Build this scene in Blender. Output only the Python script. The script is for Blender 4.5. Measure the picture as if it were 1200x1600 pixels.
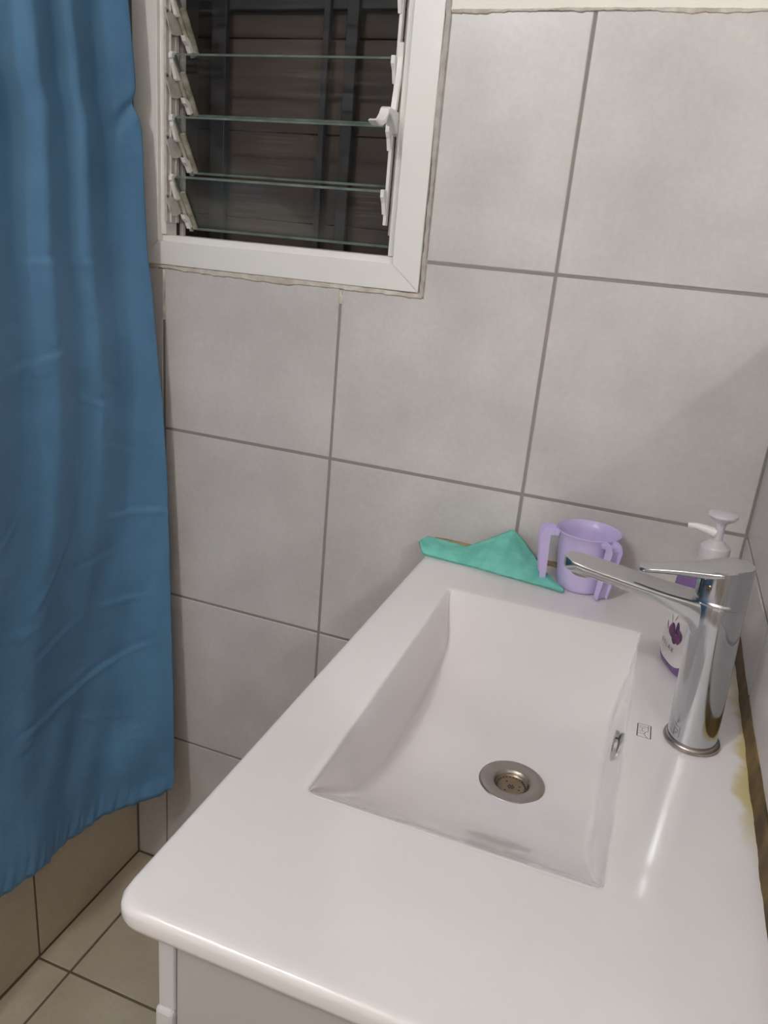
import bpy, bmesh, math, random
import numpy as np
from mathutils import Vector, Matrix

random.seed(7)
for o in list(bpy.data.objects):
    bpy.data.objects.remove(o, do_unlink=True)
C = bpy.context.scene.collection
TZ = 0.888          # height of the washbasin top above the floor
LAMP = Vector((-0.86, -1.80, TZ + 1.375))

# ---------------------------------------------------------------- camera
cam_d = bpy.data.cameras.new('camera')
cam = bpy.data.objects.new('camera', cam_d); C.objects.link(cam)
f = Vector((-0.3016, 0.8954, -0.3276)).normalized()
r = Vector((0.9341, 0.3464, 0.0868)); r = (r - f * r.dot(f)).normalized()
u = r.cross(f)
cam.matrix_world = Matrix(((r.x, u.x, -f.x, -0.1572), (r.y, u.y, -f.y, -1.1727), (r.z, u.z, -f.z, TZ + 0.4613), (0, 0, 0, 1)))
cam_d.sensor_fit = 'HORIZONTAL'; cam_d.sensor_width = 36.0
cam_d.lens = 36.0 * 1214.82 / 1200.0
cam_d.clip_start = 0.02
sc = bpy.context.scene
sc.camera = cam

# ---------------------------------------------------------------- world, exposure
w = bpy.data.worlds.new('world'); sc.world = w; w.use_nodes = True
w.node_tree.nodes['Background'].inputs[0].default_value = (0.012, 0.014, 0.02, 1)
w.node_tree.nodes['Background'].inputs[1].default_value = 0.5
sc.view_settings.view_transform = 'Standard'; sc.view_settings.look = 'None'
sc.view_settings.gamma = 1.0; sc.view_settings.use_curve_mapping = False
sc.view_settings.exposure = 0.0
sc.cycles.max_bounces = 10; sc.cycles.diffuse_bounces = 6; sc.cycles.glossy_bounces = 6
sc.cycles.transparent_max_bounces = 16
sc.cycles.caustics_reflective = True; sc.cycles.blur_glossy = 0.0
sc.cycles.sample_clamp_indirect = 0.0
sc.cycles.use_denoising = True
sc.cycles.use_adaptive_sampling = False
try:
    sc.cycles.use_guiding = True
    sc.cycles.use_surface_guiding = True
except Exception:
    pass

LAMP_POWER = 530.0

# ---------------------------------------------------------------- materials
def srgb(r_, g_, b_):
    def c(v):
        v /= 255.0
        return v / 12.92 if v <= 0.04045 else ((v + 0.055) / 1.055) ** 2.4
    return (c(r_), c(g_), c(b_), 1.0)

def mat(name, col, rough=0.5, metal=0.0, **kw):
    m = bpy.data.materials.new(name); m.use_nodes = True
    b = m.node_tree.nodes['Principled BSDF']
    b.inputs['Base Color'].default_value = col
    b.inputs['Roughness'].default_value = rough
    b.inputs['Metallic'].default_value = metal
    for k, v in kw.items():
        b.inputs[k.replace('_', ' ')].default_value = v
    return m

def nd(m, t, **kw):
    n = m.node_tree.nodes.new(t)
    for k, v in kw.items():
        setattr(n, k, v)
    return n

def lk(m, a, b):
    m.node_tree.links.new(a, b)

def noisecol(m, c1, c2, scale, detail=4, lo=0.35, hi=0.65, coord='Object', vscale=None):
    tc = nd(m, 'ShaderNodeTexCoord'); no = nd(m, 'ShaderNodeTexNoise'); cr = nd(m, 'ShaderNodeValToRGB')
    no.inputs['Scale'].default_value = scale; no.inputs['Detail'].default_value = detail
    src = tc.outputs[coord]
    if coord == 'World':
        pass
    if vscale:
        mp = nd(m, 'ShaderNodeMapping'); mp.inputs['Scale'].default_value = vscale
        lk(m, src, mp.inputs[0]); src = mp.outputs[0]
    lk(m, src, no.inputs['Vector']); lk(m, no.outputs['Fac'], cr.inputs[0])
    cr.color_ramp.elements[0].position = lo; cr.color_ramp.elements[0].color = c1
    cr.color_ramp.elements[1].position = hi; cr.color_ramp.elements[1].color = c2
    lk(m, cr.outputs[0], m.node_tree.nodes['Principled BSDF'].inputs['Base Color'])
    return src, cr

def bump(m, scale, strength, dist=0.001, detail=3, vscale=None):
    tc = nd(m, 'ShaderNodeTexCoord'); no = nd(m, 'ShaderNodeTexNoise'); bp = nd(m, 'ShaderNodeBump')
    no.inputs['Scale'].default_value = scale; no.inputs['Detail'].default_value = detail
    src = tc.outputs['Object']
    if vscale:
        mp = nd(m, 'ShaderNodeMapping'); mp.inputs['Scale'].default_value = vscale
        lk(m, src, mp.inputs[0]); src = mp.outputs[0]
    lk(m, src, no.inputs['Vector']); lk(m, no.outputs['Fac'], bp.inputs['Height'])
    bp.inputs['Strength'].default_value = strength; bp.inputs['Distance'].default_value = dist
    b = m.node_tree.nodes['Principled BSDF']
    if b.inputs['Normal'].is_linked:
        lk(m, b.inputs['Normal'].links[0].from_socket, bp.inputs['Normal'])
    lk(m, bp.outputs[0], b.inputs['Normal'])
    return bp

def tile_material(name, ca, cb, rough):
    m = mat(name, ca, rough)
    noisecol(m, ca, cb, 7.0, 6, 0.3, 0.7)
    # fine mottling on top
    b = m.node_tree.nodes['Principled BSDF']
    src = b.inputs['Base Color'].links[0].from_socket
    tc = nd(m, 'ShaderNodeTexCoord'); no = nd(m, 'ShaderNodeTexNoise'); mx = nd(m, 'ShaderNodeMix', data_type='RGBA', blend_type='MULTIPLY')
    no.inputs['Scale'].default_value = 120; no.inputs['Detail'].default_value = 5
    cr = nd(m, 'ShaderNodeValToRGB'); cr.color_ramp.elements[0].position = 0.3; cr.color_ramp.elements[0].color = (0.93, 0.93, 0.93, 1)
    cr.color_ramp.elements[1].position = 0.7
    lk(m, tc.outputs['Object'], no.inputs['Vector']); lk(m, no.outputs['Fac'], cr.inputs[0])
    mx.inputs[0].default_value = 1.0
    lk(m, src, mx.inputs[6]); lk(m, cr.outputs[0], mx.inputs[7]); lk(m, mx.outputs[2], b.inputs['Base Color'])
    bump(m, 90, 0.12, 0.0012, 5)
    bump(m, 14, 0.10, 0.004, 4)
    return m

M = {}
M['tile'] = tile_material('wall_tile_glaze', srgb(190, 184, 182), srgb(208, 203, 200), 0.28)
M['floor_tile'] = tile_material('floor_tile_glaze', srgb(188, 174, 153), srgb(206, 194, 172), 0.35)
M['grout'] = mat('grey_grout', srgb(142, 134, 128), 0.9); bump(M['grout'], 300, 0.3)
M['dark_grout'] = mat('dark_grout', srgb(112, 96, 82), 0.9); bump(M['dark_grout'], 300, 0.3)
M['paint'] = mat('cream_wall_paint', srgb(238, 232, 222), 0.7); bump(M['paint'], 80, 0.1)
M['ceiling'] = mat('white_ceiling_paint', srgb(236, 232, 226), 0.8); bump(M['ceiling'], 60, 0.1)
M['frame'] = mat('white_coated_aluminium', srgb(226, 222, 218), 0.3); bump(M['frame'], 40, 0.03)
M['louver_metal'] = mat('pale_louver_metal', srgb(200, 194, 188), 0.4); noisecol(M['louver_metal'], srgb(186, 178, 170), srgb(212, 206, 200), 60)
M['old_clip'] = mat('grimy_clip_plastic', srgb(176, 170, 156), 0.5); noisecol(M['old_clip'], srgb(140, 132, 114), srgb(190, 186, 174), 70)
M['white_plastic'] = mat('white_plastic', srgb(232, 228, 224), 0.35); bump(M['white_plastic'], 50, 0.03)
M['rivet'] = mat('grey_steel', srgb(130, 128, 126), 0.35, 1.0); bump(M['rivet'], 200, 0.05)
M['sealant'] = mat('grey_sealant', srgb(158, 150, 142), 0.6); noisecol(M['sealant'], srgb(158, 150, 143), srgb(182, 176, 168), 60); bump(M['sealant'], 150, 0.3)
M['beige_sealant'] = mat('beige_sealant', srgb(190, 180, 168), 0.6); noisecol(M['beige_sealant'], srgb(182, 170, 156), srgb(214, 206, 197), 50); bump(M['beige_sealant'], 150, 0.3)
M['brown_sealant'] = mat('brown_sealant', srgb(92, 72, 44), 0.6); noisecol(M['brown_sealant'], srgb(66, 48, 22), srgb(122, 98, 50), 22, 5); bump(M['brown_sealant'], 120, 0.5)
M['tan_sealant'] = mat('tan_sealant', srgb(150, 124, 84), 0.4); noisecol(M['tan_sealant'], srgb(128, 104, 66), srgb(166, 142, 100), 50); bump(M['tan_sealant'], 120, 0.3)
M['cabinet'] = mat('white_lacquer', srgb(202, 199, 200), 0.35); bump(M['cabinet'], 60, 0.03)
M['cabinet_side'] = mat('shaded_white_lacquer', srgb(182, 175, 174), 0.4); bump(M['cabinet_side'], 60, 0.03)  # cabinet white greyed down: shade on the near side put into the colour
M['chrome'] = mat('chrome', srgb(196, 198, 202), 0.06, 1.0)
M['steel'] = mat('brushed_steel', srgb(170, 162, 156), 0.28, 1.0)
M['strainer'] = mat('strainer_steel', srgb(150, 134, 118), 0.35, 1.0)
M['dark_hole'] = mat('dark_drain', srgb(30, 24, 20), 0.6); bump(M['dark_hole'], 200, 0.1)
M['ink'] = mat('dark_ink', srgb(60, 52, 54), 0.5); bump(M['ink'], 100, 0.02)
M['mirror'] = mat('mirror_glass', (0.97, 0.975, 0.97, 1), 0.0, 1.0)
M['mirror_edge'] = mat('mirror_edge', srgb(120, 130, 126), 0.3); bump(M['mirror_edge'], 80, 0.02)
M['lilac'] = mat('lilac_plastic', srgb(186, 168, 214), 0.32); noisecol(M['lilac'], srgb(200, 186, 228), srgb(208, 195, 234), 20)
M['lilac'].node_tree.nodes['Principled BSDF'].inputs['Subsurface Weight'].default_value = 0.0
M['bottle'] = mat('purple_bottle', srgb(104, 68, 130), 0.2); noisecol(M['bottle'], srgb(112, 80, 136), srgb(130, 98, 152), 30)
M['label'] = mat('white_label', srgb(222, 216, 216), 0.45); bump(M['label'], 50, 0.02)
M['pump'] = mat('pale_lilac_plastic', srgb(210, 203, 210), 0.3); bump(M['pump'], 60, 0.03)
M['cap_clear'] = mat('frosted_cap', srgb(204, 198, 202), 0.3); bump(M['cap_clear'], 60, 0.03)
M['petal'] = mat('purple_petal', srgb(92, 34, 96), 0.5); noisecol(M['petal'], srgb(70, 22, 78), srgb(136, 56, 120), 160, 3)
M['petal_dark'] = mat('dark_petal', srgb(66, 30, 84), 0.5); noisecol(M['petal_dark'], srgb(54, 22, 70), srgb(92, 44, 104), 160, 3)
M['sprig'] = mat('yellow_green_sprig', srgb(168, 160, 110), 0.6); bump(M['sprig'], 100, 0.02)
M['leaf'] = mat('grey_violet_leaf', srgb(96, 76, 100), 0.6); bump(M['leaf'], 100, 0.02)
M['cloth'] = mat('turquoise_cloth', srgb(104, 186, 162), 0.85)
noisecol(M['cloth'], srgb(104, 186, 170), srgb(124, 204, 188), 45, 5); bump(M['cloth'], 900, 0.5, 0.0005, 2); bump(M['cloth'], 60, 0.4, 0.003, 4)
M['wood'] = mat('dark_brown_shutter', srgb(96, 74, 62), 0.6)
noisecol(M['wood'], srgb(66, 52, 47), srgb(84, 68, 60), 8, 6, vscale=(0.4, 1, 3)); bump(M['wood'], 40, 0.2, vscale=(1, 1, 8))
M['iron'] = mat('black_iron', srgb(50, 46, 48), 0.6); bump(M['iron'], 90, 0.2)
M['door'] = mat('white_door', srgb(206, 200, 192), 0.5); bump(M['door'], 40, 0.05)

# washbasin ceramic: white glaze with a yellowed stain beside the right wall
m = mat('white_glazed_ceramic', srgb(229, 224, 224), 0.12, Coat_Weight=0.3, Coat_Roughness=0.03)
M['ceramic'] = m
bs = m.node_tree.nodes['Principled BSDF']
tc = nd(m, 'ShaderNodeTexCoord'); sp = nd(m, 'ShaderNodeSeparateXYZ'); mpb = nd(m, 'ShaderNodeMapping'); mpb.inputs['Location'].default_value = (-0.228, -0.411, 0)   # basin origin
lk(m, tc.outputs['Object'], mpb.inputs[0]); lk(m, mpb.outputs[0], sp.inputs[0])
no = nd(m, 'ShaderNodeTexNoise'); no.inputs['Scale'].default_value = 22; no.inputs['Detail'].default_value = 5
lk(m, tc.outputs['Object'], no.inputs['Vector'])
# x band: stain strongest at x = 0, fades by -0.022
mr = nd(m, 'ShaderNodeMapRange'); mr.inputs[1].default_value = -0.040; mr.inputs[2].default_value = 0.0; mr.inputs[3].default_value = -0.7; mr.inputs[4].default_value = 0.95
lk(m, sp.outputs[0], mr.inputs[0])
# y band -0.60 .. -0.28
yr = nd(m, 'ShaderNodeMapRange', interpolation_type='SMOOTHSTEP'); yr.inputs[1].default_value = -0.58; yr.inputs[2].default_value = -0.47; yr.inputs[3].default_value = 0.0; yr.inputs[4].default_value = 1.0
lk(m, sp.outputs[1], yr.inputs[0])
yr2 = nd(m, 'ShaderNodeMapRange', interpolation_type='SMOOTHSTEP'); yr2.inputs[1].default_value = -0.36; yr2.inputs[2].default_value = -0.2; yr2.inputs[3].default_value = 1.0; yr2.inputs[4].default_value = 0.25
lk(m, sp.outputs[1], yr2.inputs[0])
a1 = nd(m, 'ShaderNodeMath', operation='ADD'); lk(m, mr.outputs[0], a1.inputs[0]); 
n2 = nd(m, 'ShaderNodeMapRange'); n2.inputs[1].default_value = 0.3; n2.inputs[2].default_value = 0.7; n2.inputs[3].default_value = -0.45; n2.inputs[4].default_value = 0.45
lk(m, no.outputs['Fac'], n2.inputs[0]); lk(m, n2.outputs[0], a1.inputs[1])
st = nd(m, 'ShaderNodeMapRange', interpolation_type='SMOOTHSTEP'); st.inputs[1].default_value = 0.05; st.inputs[2].default_value = 0.60
lk(m, a1.outputs[0], st.inputs[0])
m1 = nd(m, 'ShaderNodeMath', operation='MULTIPLY'); lk(m, st.outputs[0], m1.inputs[0]); lk(m, yr.outputs[0], m1.inputs[1])
m2 = nd(m, 'ShaderNodeMath', operation='MULTIPLY'); lk(m, m1.outputs[0], m2.inputs[0]); lk(m, yr2.outputs[0], m2.inputs[1])
m3 = nd(m, 'ShaderNodeMath', operation='MULTIPLY'); lk(m, m2.outputs[0], m3.inputs[0]); m3.inputs[1].default_value = 0.9
mx = nd(m, 'ShaderNodeMix', data_type='RGBA')
mx.inputs[6].default_value = srgb(229, 224, 224); mx.inputs[7].default_value = srgb(204, 188, 128)
lk(m, m3.outputs[0], mx.inputs[0]); lk(m, mx.outputs[2], bs.inputs['Base Color'])

# chrome: faint water marks raise the roughness in patches
for key, lo_, hi_ in (('chrome', 0.09, 0.24), ('steel', 0.30, 0.45), ('strainer', 0.3, 0.5)):
    m = M[key]; bs = m.node_tree.nodes['Principled BSDF']
    tc = nd(m, 'ShaderNodeTexCoord'); no = nd(m, 'ShaderNodeTexNoise'); no.inputs['Scale'].default_value = 70; no.inputs['Detail'].default_value = 5
    mr = nd(m, 'ShaderNodeMapRange'); mr.inputs[1].default_value = 0.40; mr.inputs[2].default_value = 0.72; mr.inputs[3].default_value = lo_; mr.inputs[4].default_value = hi_
    lk(m, tc.outputs['Object'], no.inputs['Vector']); lk(m, no.outputs['Fac'], mr.inputs[0]); lk(m, mr.outputs[0], bs.inputs['Roughness'])

# curtain fabric
m = mat('blue_polyester', srgb(78, 128, 172), 0.55); M['curtain'] = m
noisecol(m, srgb(84, 128, 166), srgb(92, 139, 178), 9, 4)
bump(m, 1400, 0.35, 0.0004, 1)
bump(m, 9, 0.55, 0.010, 6, vscale=(1, 0.8, 1.6))
bump(m, 30, 0.30, 0.003, 4, vscale=(1, 1.0, 0.5))
tc = nd(m, 'ShaderNodeTexCoord'); mp = nd(m, 'ShaderNodeMapping'); mp.inputs['Rotation'].default_value = (0.35, 0, 0); mp.inputs['Scale'].default_value = (0.6, 1.0, 2.4)
no = nd(m, 'ShaderNodeTexNoise'); no.noise_type = 'RIDGED_MULTIFRACTAL'; no.inputs['Scale'].default_value = 3.2; no.inputs['Detail'].default_value = 2.5
bp = nd(m, 'ShaderNodeBump'); bp.inputs['Strength'].default_value = 0.8; bp.inputs['Distance'].default_value = 0.006
pr_ = nd(m, 'ShaderNodeMath', operation='POWER'); pr_.inputs[1].default_value = 6.0
mq = nd(m, 'ShaderNodeMapRange'); mq.inputs[1].default_value = 0.3; mq.inputs[2].default_value = 1.6
lk(m, tc.outputs['Object'], mp.inputs[0]); lk(m, mp.outputs[0], no.inputs['Vector']); lk(m, no.outputs['Fac'], mq.inputs[0]); lk(m, mq.outputs[0], pr_.inputs[0]); lk(m, pr_.outputs[0], bp.inputs['Height'])
b_n = m.node_tree.nodes['Principled BSDF']; lk(m, b_n.inputs['Normal'].links[0].from_socket, bp.inputs['Normal']); lk(m, bp.outputs[0], b_n.inputs['Normal'])

# louvre glass: clear with wiped dust streaks
m = bpy.data.materials.new('dusty_louver_glass'); m.use_nodes = True; M['glass'] = m
nt = m.node_tree; nt.nodes.clear()
out = nd(m, 'ShaderNodeOutputMaterial'); tr = nd(m, 'ShaderNodeBsdfTransparent'); gl = nd(m, 'ShaderNodeBsdfGlossy'); df = nd(m, 'ShaderNodeBsdfDiffuse')
tr.inputs[0].default_value = (0.95, 0.965, 0.955, 1); gl.inputs['Roughness'].default_value = 0.30; df.inputs[0].default_value = srgb(196, 184, 174)
fr = nd(m, 'ShaderNodeFresnel'); fr.inputs[0].default_value = 1.5
mx1 = nd(m, 'ShaderNodeMixShader'); mx2 = nd(m, 'ShaderNodeMixShader')
frm = nd(m, 'ShaderNodeMath', operation='MULTIPLY'); frm.inputs[1].default_value = 0.20; lk(m, fr.outputs[0], frm.inputs[0]); lk(m, frm.outputs[0], mx1.inputs[0]); lk(m, tr.outputs[0], mx1.inputs[1]); lk(m, gl.outputs[0], mx1.inputs[2])
tc = nd(m, 'ShaderNodeTexCoord'); mp = nd(m, 'ShaderNodeMapping'); mp.inputs['Scale'].default_value = (2.5, 6, 120); mp.inputs['Rotation'].default_value = (0, 0.05, 0)
no = nd(m, 'ShaderNodeTexNoise'); no.inputs['Scale'].default_value = 2.5; no.inputs['Detail'].default_value = 8; no.inputs['Roughness'].default_value = 0.65; no.inputs['Distortion'].default_value = 0.6
mr = nd(m, 'ShaderNodeMapRange'); mr.inputs[1].default_value = 0.48; mr.inputs[2].default_value = 0.80; mr.inputs[3].default_value = 0.0; mr.inputs[4].default_value = 0.20
lk(m, tc.outputs['Object'], mp.inputs[0]); lk(m, mp.outputs[0], no.inputs['Vector']); lk(m, no.outputs['Fac'], mr.inputs[0])
no2 = nd(m, 'ShaderNodeTexNoise'); no2.inputs['Scale'].default_value = 9; mr2 = nd(m, 'ShaderNodeMapRange'); mr2.inputs[1].default_value = 0.35; mr2.inputs[2].default_value = 0.7
lk(m, tc.outputs['Object'], no2.inputs['Vector']); lk(m, no2.outputs['Fac'], mr2.inputs[0])
ml = nd(m, 'ShaderNodeMath', operation='MULTIPLY'); lk(m, mr.outputs[0], ml.inputs[0]); lk(m, mr2.outputs[0], ml.inputs[1])
ad = nd(m, 'ShaderNodeMath', operation='ADD'); lk(m, ml.outputs[0], ad.inputs[0]); ad.inputs[1].default_value = 0.002
lk(m, ad.outputs[0], mx2.inputs[0]); lk(m, mx1.outputs[0], mx2.inputs[1]); lk(m, df.outputs[0], mx2.inputs[2]); lk(m, mx2.outputs[0], out.inputs[0])
M['glass_edge'] = mat('green_glass_edge', srgb(120, 140, 128), 0.15); noisecol(M['glass_edge'], srgb(94, 108, 100), srgb(124, 136, 128), 30)

m = bpy.data.materials.new('lamp_glow'); m.use_nodes = True; M['glow'] = m
nt = m.node_tree; nt.nodes.clear(); out = nd(m, 'ShaderNodeOutputMaterial'); em = nd(m, 'ShaderNodeEmission')
em.inputs[0].default_value = (0.945, 0.985, 1.05, 1); em.inputs[1].default_value = LAMP_POWER
lk(m, em.outputs[0], out.inputs[0])

# ---------------------------------------------------------------- helpers
def obj(name, bm, material=None, parent=None, smooth=False, mats=None):
    me = bpy.data.meshes.new(name)
    if isinstance(bm, tuple):
        me.from_pydata(bm[0], [], bm[1])
    else:
        bmesh.ops.recalc_face_normals(bm, faces=bm.faces)
        bm.to_mesh(me); bm.free()
    for mm in (mats or [material]):
        me.materials.append(mm)
    if smooth:
        for p in me.polygons:
            p.use_smooth = True
        try:
            me.set_sharp_from_angle(angle=math.radians(smooth if smooth > 1 else 40))
        except Exception:
            pass
    o = bpy.data.objects.new(name, me); C.objects.link(o)
    if parent:
        o.parent = parent
    return o

def thing(name, label, cat, group=None, loc=(0, 0, 0)):
    o = bpy.data.objects.new(name, None); C.objects.link(o); o.location = loc; o.empty_display_size = 0.05
    o['label'] = label; o['category'] = cat
    if group:
        o['group'] = group
    return o

def place(root):
    """children were modelled in world space: make them local to the thing's base"""
    bpy.context.view_layer.update()
    inv = Matrix.Translation(root.location).inverted()
    for c in root.children:
        c.data.transform(inv)
        def rec(q):
            for g in q.children:
                g.data.transform(inv); rec(g)
        rec(c)

def tag(o, label, cat, group=None):
    o['label'] = label; o['category'] = cat
    if group:
        o['group'] = group
    return o

def struct(o):
    o['kind'] = 'structure'; return o

def box(bm, x0, x1, y0, y1, z0, z1, bev=0.0, seg=1):
    res = bmesh.ops.create_cube(bm, size=1)
    vs = res['verts']
    for v in vs:
        v.co = Vector(((x0 + x1) / 2 + v.co.x * (x1 - x0), (y0 + y1) / 2 + v.co.y * (y1 - y0), (z0 + z1) / 2 + v.co.z * (z1 - z0)))
    if bev:
        es = set()
        for v in vs:
            es.update(v.link_edges)
        bmesh.ops.bevel(bm, geom=list(es), offset=bev, segments=seg, affect='EDGES', profile=0.5)

def bx(*a, bev=0.0, seg=1):
    bm = bmesh.new(); box(bm, *a, bev=bev, seg=seg); return bm

def prism(bm, poly, fr, t0, t1, bev=0.0):
    """poly: 2-D outline; fr(u, v, t) -> point.  extruded from t0 (back) to t1 (face) with a chamfer at t1"""
    n = len(poly)
    area = sum(poly[i][0] * poly[(i + 1) % n][1] - poly[(i + 1) % n][0] * poly[i][1] for i in range(n))
    sgn = 1 if area > 0 else -1
    def inset(d):
        outp = []
        for i in range(n):
            p0, p1, p2 = (Vector(poly[i - 1]), Vector(poly[i]), Vector(poly[(i + 1) % n]))
            e1 = (p1 - p0).normalized(); e2 = (p2 - p1).normalized()
            n1 = Vector((-e1.y, e1.x)) * sgn; n2 = Vector((-e2.y, e2.x)) * sgn
            mm = n1 + n2
            mm = mm / max(0.3, mm.dot(n1))
            outp.append(p1 + mm * d)
        return outp
    rings = [[fr(p[0], p[1], t0) for p in poly]]
    if bev:
        rings.append([fr(p[0], p[1], t1 - bev * (1 if t1 > t0 else -1)) for p in poly])
        rings.append([fr(p[0], p[1], t1) for p in inset(bev)])
    else:
        rings.append([fr(p[0], p[1], t1) for p in poly])
    vr = [[bm.verts.new(q) for q in ring] for ring in rings]
    for a in range(len(vr) - 1):
        for i in range(n):
            j = (i + 1) % n
            bm.faces.new((vr[a][i], vr[a][j], vr[a + 1][j], vr[a + 1][i]))
    bm.faces.new(vr[0][::-1]); bm.faces.new(vr[-1])

def loft(rings, cap0=True, cap1=True, closed=True):
    bm = bmesh.new(); vr = [[bm.verts.new(q) for q in ring] for ring in rings]
    n = len(rings[0])
    for a in range(len(vr) - 1):
        for i in range(n if closed else n - 1):
            j = (i + 1) % n
            bm.faces.new((vr[a][i], vr[a][j], vr[a + 1][j], vr[a + 1][i]))
    if cap0: bm.faces.new(vr[0][::-1])
    if cap1: bm.faces.new(vr[-1])
    return bm

def lathe(profile, cx, cy, n=48, cap0=True, cap1=True, tilt=None):
    rings = []
    for rr, z in profile:
        ring = []
        for k in range(n):
            a = 2 * math.pi * k / n
            p = Vector((cx + rr * math.cos(a), cy + rr * math.sin(a), z))
            if tilt: p = tilt(p)
            ring.append(p)
        rings.append(ring)
    return loft(rings, cap0, cap1)

def tube(pts, rad, n=12, caps=True):
    pts = [Vector(p) for p in pts]; rings = []
    for i, p in enumerate(pts):
        d = (pts[min(i + 1, len(pts) - 1)] - pts[max(i - 1, 0)]).normalized()
        a = d.cross(Vector((0, 0, 1)))
        if a.length < 1e-3: a = d.cross(Vector((1, 0, 0)))
        a.normalize(); b = d.cross(a)
        rr = rad[i] if isinstance(rad, (list, tuple)) else rad
        rings.append([p + a * rr * math.cos(2 * math.pi * k / n) + b * rr * math.sin(2 * math.pi * k / n) for k in range(n)])
    return loft(rings, caps, caps)

# ---------------------------------------------------------------- room shell
XL, XR, YF, ZC = -1.0623, 0.0, -2.35, TZ + 1.475
G = 0.0013     # grout lies this far behind the tile faces
floor = struct(obj('floor', bx(XL - 0.1, XR + 0.1, YF - 0.1, 0.12, -0.06, -G), M['dark_grout']))
ceiling = struct(obj('ceiling', bx(XL - 0.1, XR + 0.1, YF - 0.1, 0.12, ZC, ZC + 0.06), M['ceiling']))
# window hole in the back wall
WX0, WX1, WZ0, WZ1 = -1.040, -0.5295, TZ + 0.392, TZ + 1.25
bm = bmesh.new()
TT = TZ + 0.7655   # top of the wall tiles
box(bm, XL - 0.1, WX0, G, 0.13, -0.06, ZC + 0.02)
box(bm, WX1, XR + 0.1, G, 0.13, -0.06, ZC + 0.02)
box(bm, WX0, WX1, G, 0.13, -0.06, WZ0)
box(bm, WX0, WX1, G, 0.13, WZ1, ZC + 0.02)
wall_back = struct(obj('wall_back', bm, M['grout']))
pl = bmesh.new()
box(pl, WX1, XR + 0.02, -0.0015, G + 0.002, TT, ZC + 0.01); box(pl, XL - 0.02, WX1, -0.0015, G + 0.002, WZ1, ZC + 0.01)
obj('plaster', pl, M['paint'], wall_back)
wall_left = struct(obj('wall_left', bx(XL - 0.12, XL - G, YF - 0.1, 0.1, -0.06, ZC + 0.02), M['dark_grout']))
wall_right = struct(obj('wall_right', bx(XR + G, XR + 0.12, YF - 0.1, 0.1, -0.06, ZC + 0.02), M['grout']))
wall_front = struct(obj('wall_front', bx(XL - 0.1, XR + 0.1, YF - 0.1, YF, -0.06, ZC + 0.02), M['paint']))
door_1 = struct(obj('door_1', bx(-0.98, -0.18, YF, YF + 0.03, 0.0, 2.03, bev=0.004), M['door']))
dpm = bmesh.new()
for (a, b, c_, d) in ((-0.88, -0.28, 0.15, 0.95), (-0.88, -0.28, 1.1, 1.9)):
    box(dpm, a, b, YF + 0.03, YF + 0.036, c_, d, bev=0.004)
obj('door_panel', dpm, M['door'], door_1)
obj('door_handle', tube([(-0.25, YF + 0.03, 1.0), (-0.25, YF + 0.08, 1.0), (-0.37, YF + 0.08, 1.0)], 0.009), M['steel'], door_1, smooth=True)

tw = 0.0044   # joint width
def add_tile(parent, poly, fr, material, jit=0.0006):
    bm_ = bmesh.new(); d = random.uniform(-jit, jit)
    prism(bm_, poly, fr, -0.006, d, 0.0012)
    return obj('tile', bm_, material, parent)

def rect(a, b, c_, d):
    h_ = tw / 2
    return [(a + h_, c_ + h_), (b - h_, c_ + h_), (b - h_, d - h_), (a + h_, d - h_)]

# back wall tiles (columns and rows measured from the photo)
cols = [XL, -0.9876, -0.6576, -0.3276, 0.0]
rows = [0.0, TZ - 0.5548, TZ - 0.2242, TZ + 0.1066, TZ + 0.4372, TT]
frb = lambda a, b, t: Vector((a, -t, b))
tl_x, tl_z = WX1 + 0.0085, WZ0 - 0.007     # cut lines round the window
for i in range(4):
    for j in range(5):
        x0, x1, z0, z1 = cols[i], cols[i + 1], rows[j], rows[j + 1]
        if x0 < tl_x and z1 > tl_z:
            if x1 <= tl_x:
                if z0 >= tl_z: continue
                add_tile(wall_back, [(x0 + tw / 2, z0 + tw / 2), (x1 - tw / 2, z0 + tw / 2), (x1 - tw / 2, tl_z), (x0 + tw / 2, tl_z)], frb, M['tile'])
            elif z0 < tl_z:
                h_ = tw / 2
                add_tile(wall_back, [(x0 + h_, z0 + h_), (x1 - h_, z0 + h_), (x1 - h_, z1 - h_), (tl_x, z1 - h_), (tl_x, tl_z), (x0 + h_, tl_z)], frb, M['tile'])
            else:
                add_tile(wall_back, [(tl_x, z0 + tw / 2), (x1 - tw / 2, z0 + tw / 2), (x1 - tw / 2, z1 - 0.001), (tl_x, z1 - 0.001)], frb, M['tile'])
        else:
            p_ = rect(x0, x1, z0, z1)
            if j == 4: p_ = [(p_[0][0], p_[0][1]), p_[1], (p_[2][0], z1 - 0.001), (p_[3][0], z1 - 0.001)]
            add_tile(wall_back, p_, frb, M['tile'])
# left wall tiles
frl = lambda a, b, t: Vector((XL + t, a, b))
ysl = [0.0, -0.3014, -0.6314, -0.9614, -1.2914, -1.6214, -1.9514, -2.2814, YF]
for i in range(8):
    for j in range(5):
        add_tile(wall_left, rect(ysl[i + 1], ysl[i], rows[j], rows[j + 1]), frl, M['floor_tile'] if j == 0 else M['tile'])
obj('plaster', bx(XL - 0.005, XL - 0.001, YF, 0.0, TT, ZC), M['paint'], wall_left)
# right wall tiles
frr = lambda a, b, t: Vector((XR - t, a, b))
ysr = [0.0, -0.318, -0.648, -0.978, -1.308, -1.638, -1.968, -2.298, YF]
for i in range(8):
    for j in range(5):
        add_tile(wall_right, rect(ysr[i + 1], ysr[i], rows[j], rows[j + 1]), frr, M['tile'])
obj('plaster', bx(XR + 0.001, XR + 0.005, YF, 0.0, TT, ZC), M['paint'], wall_right)
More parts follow.
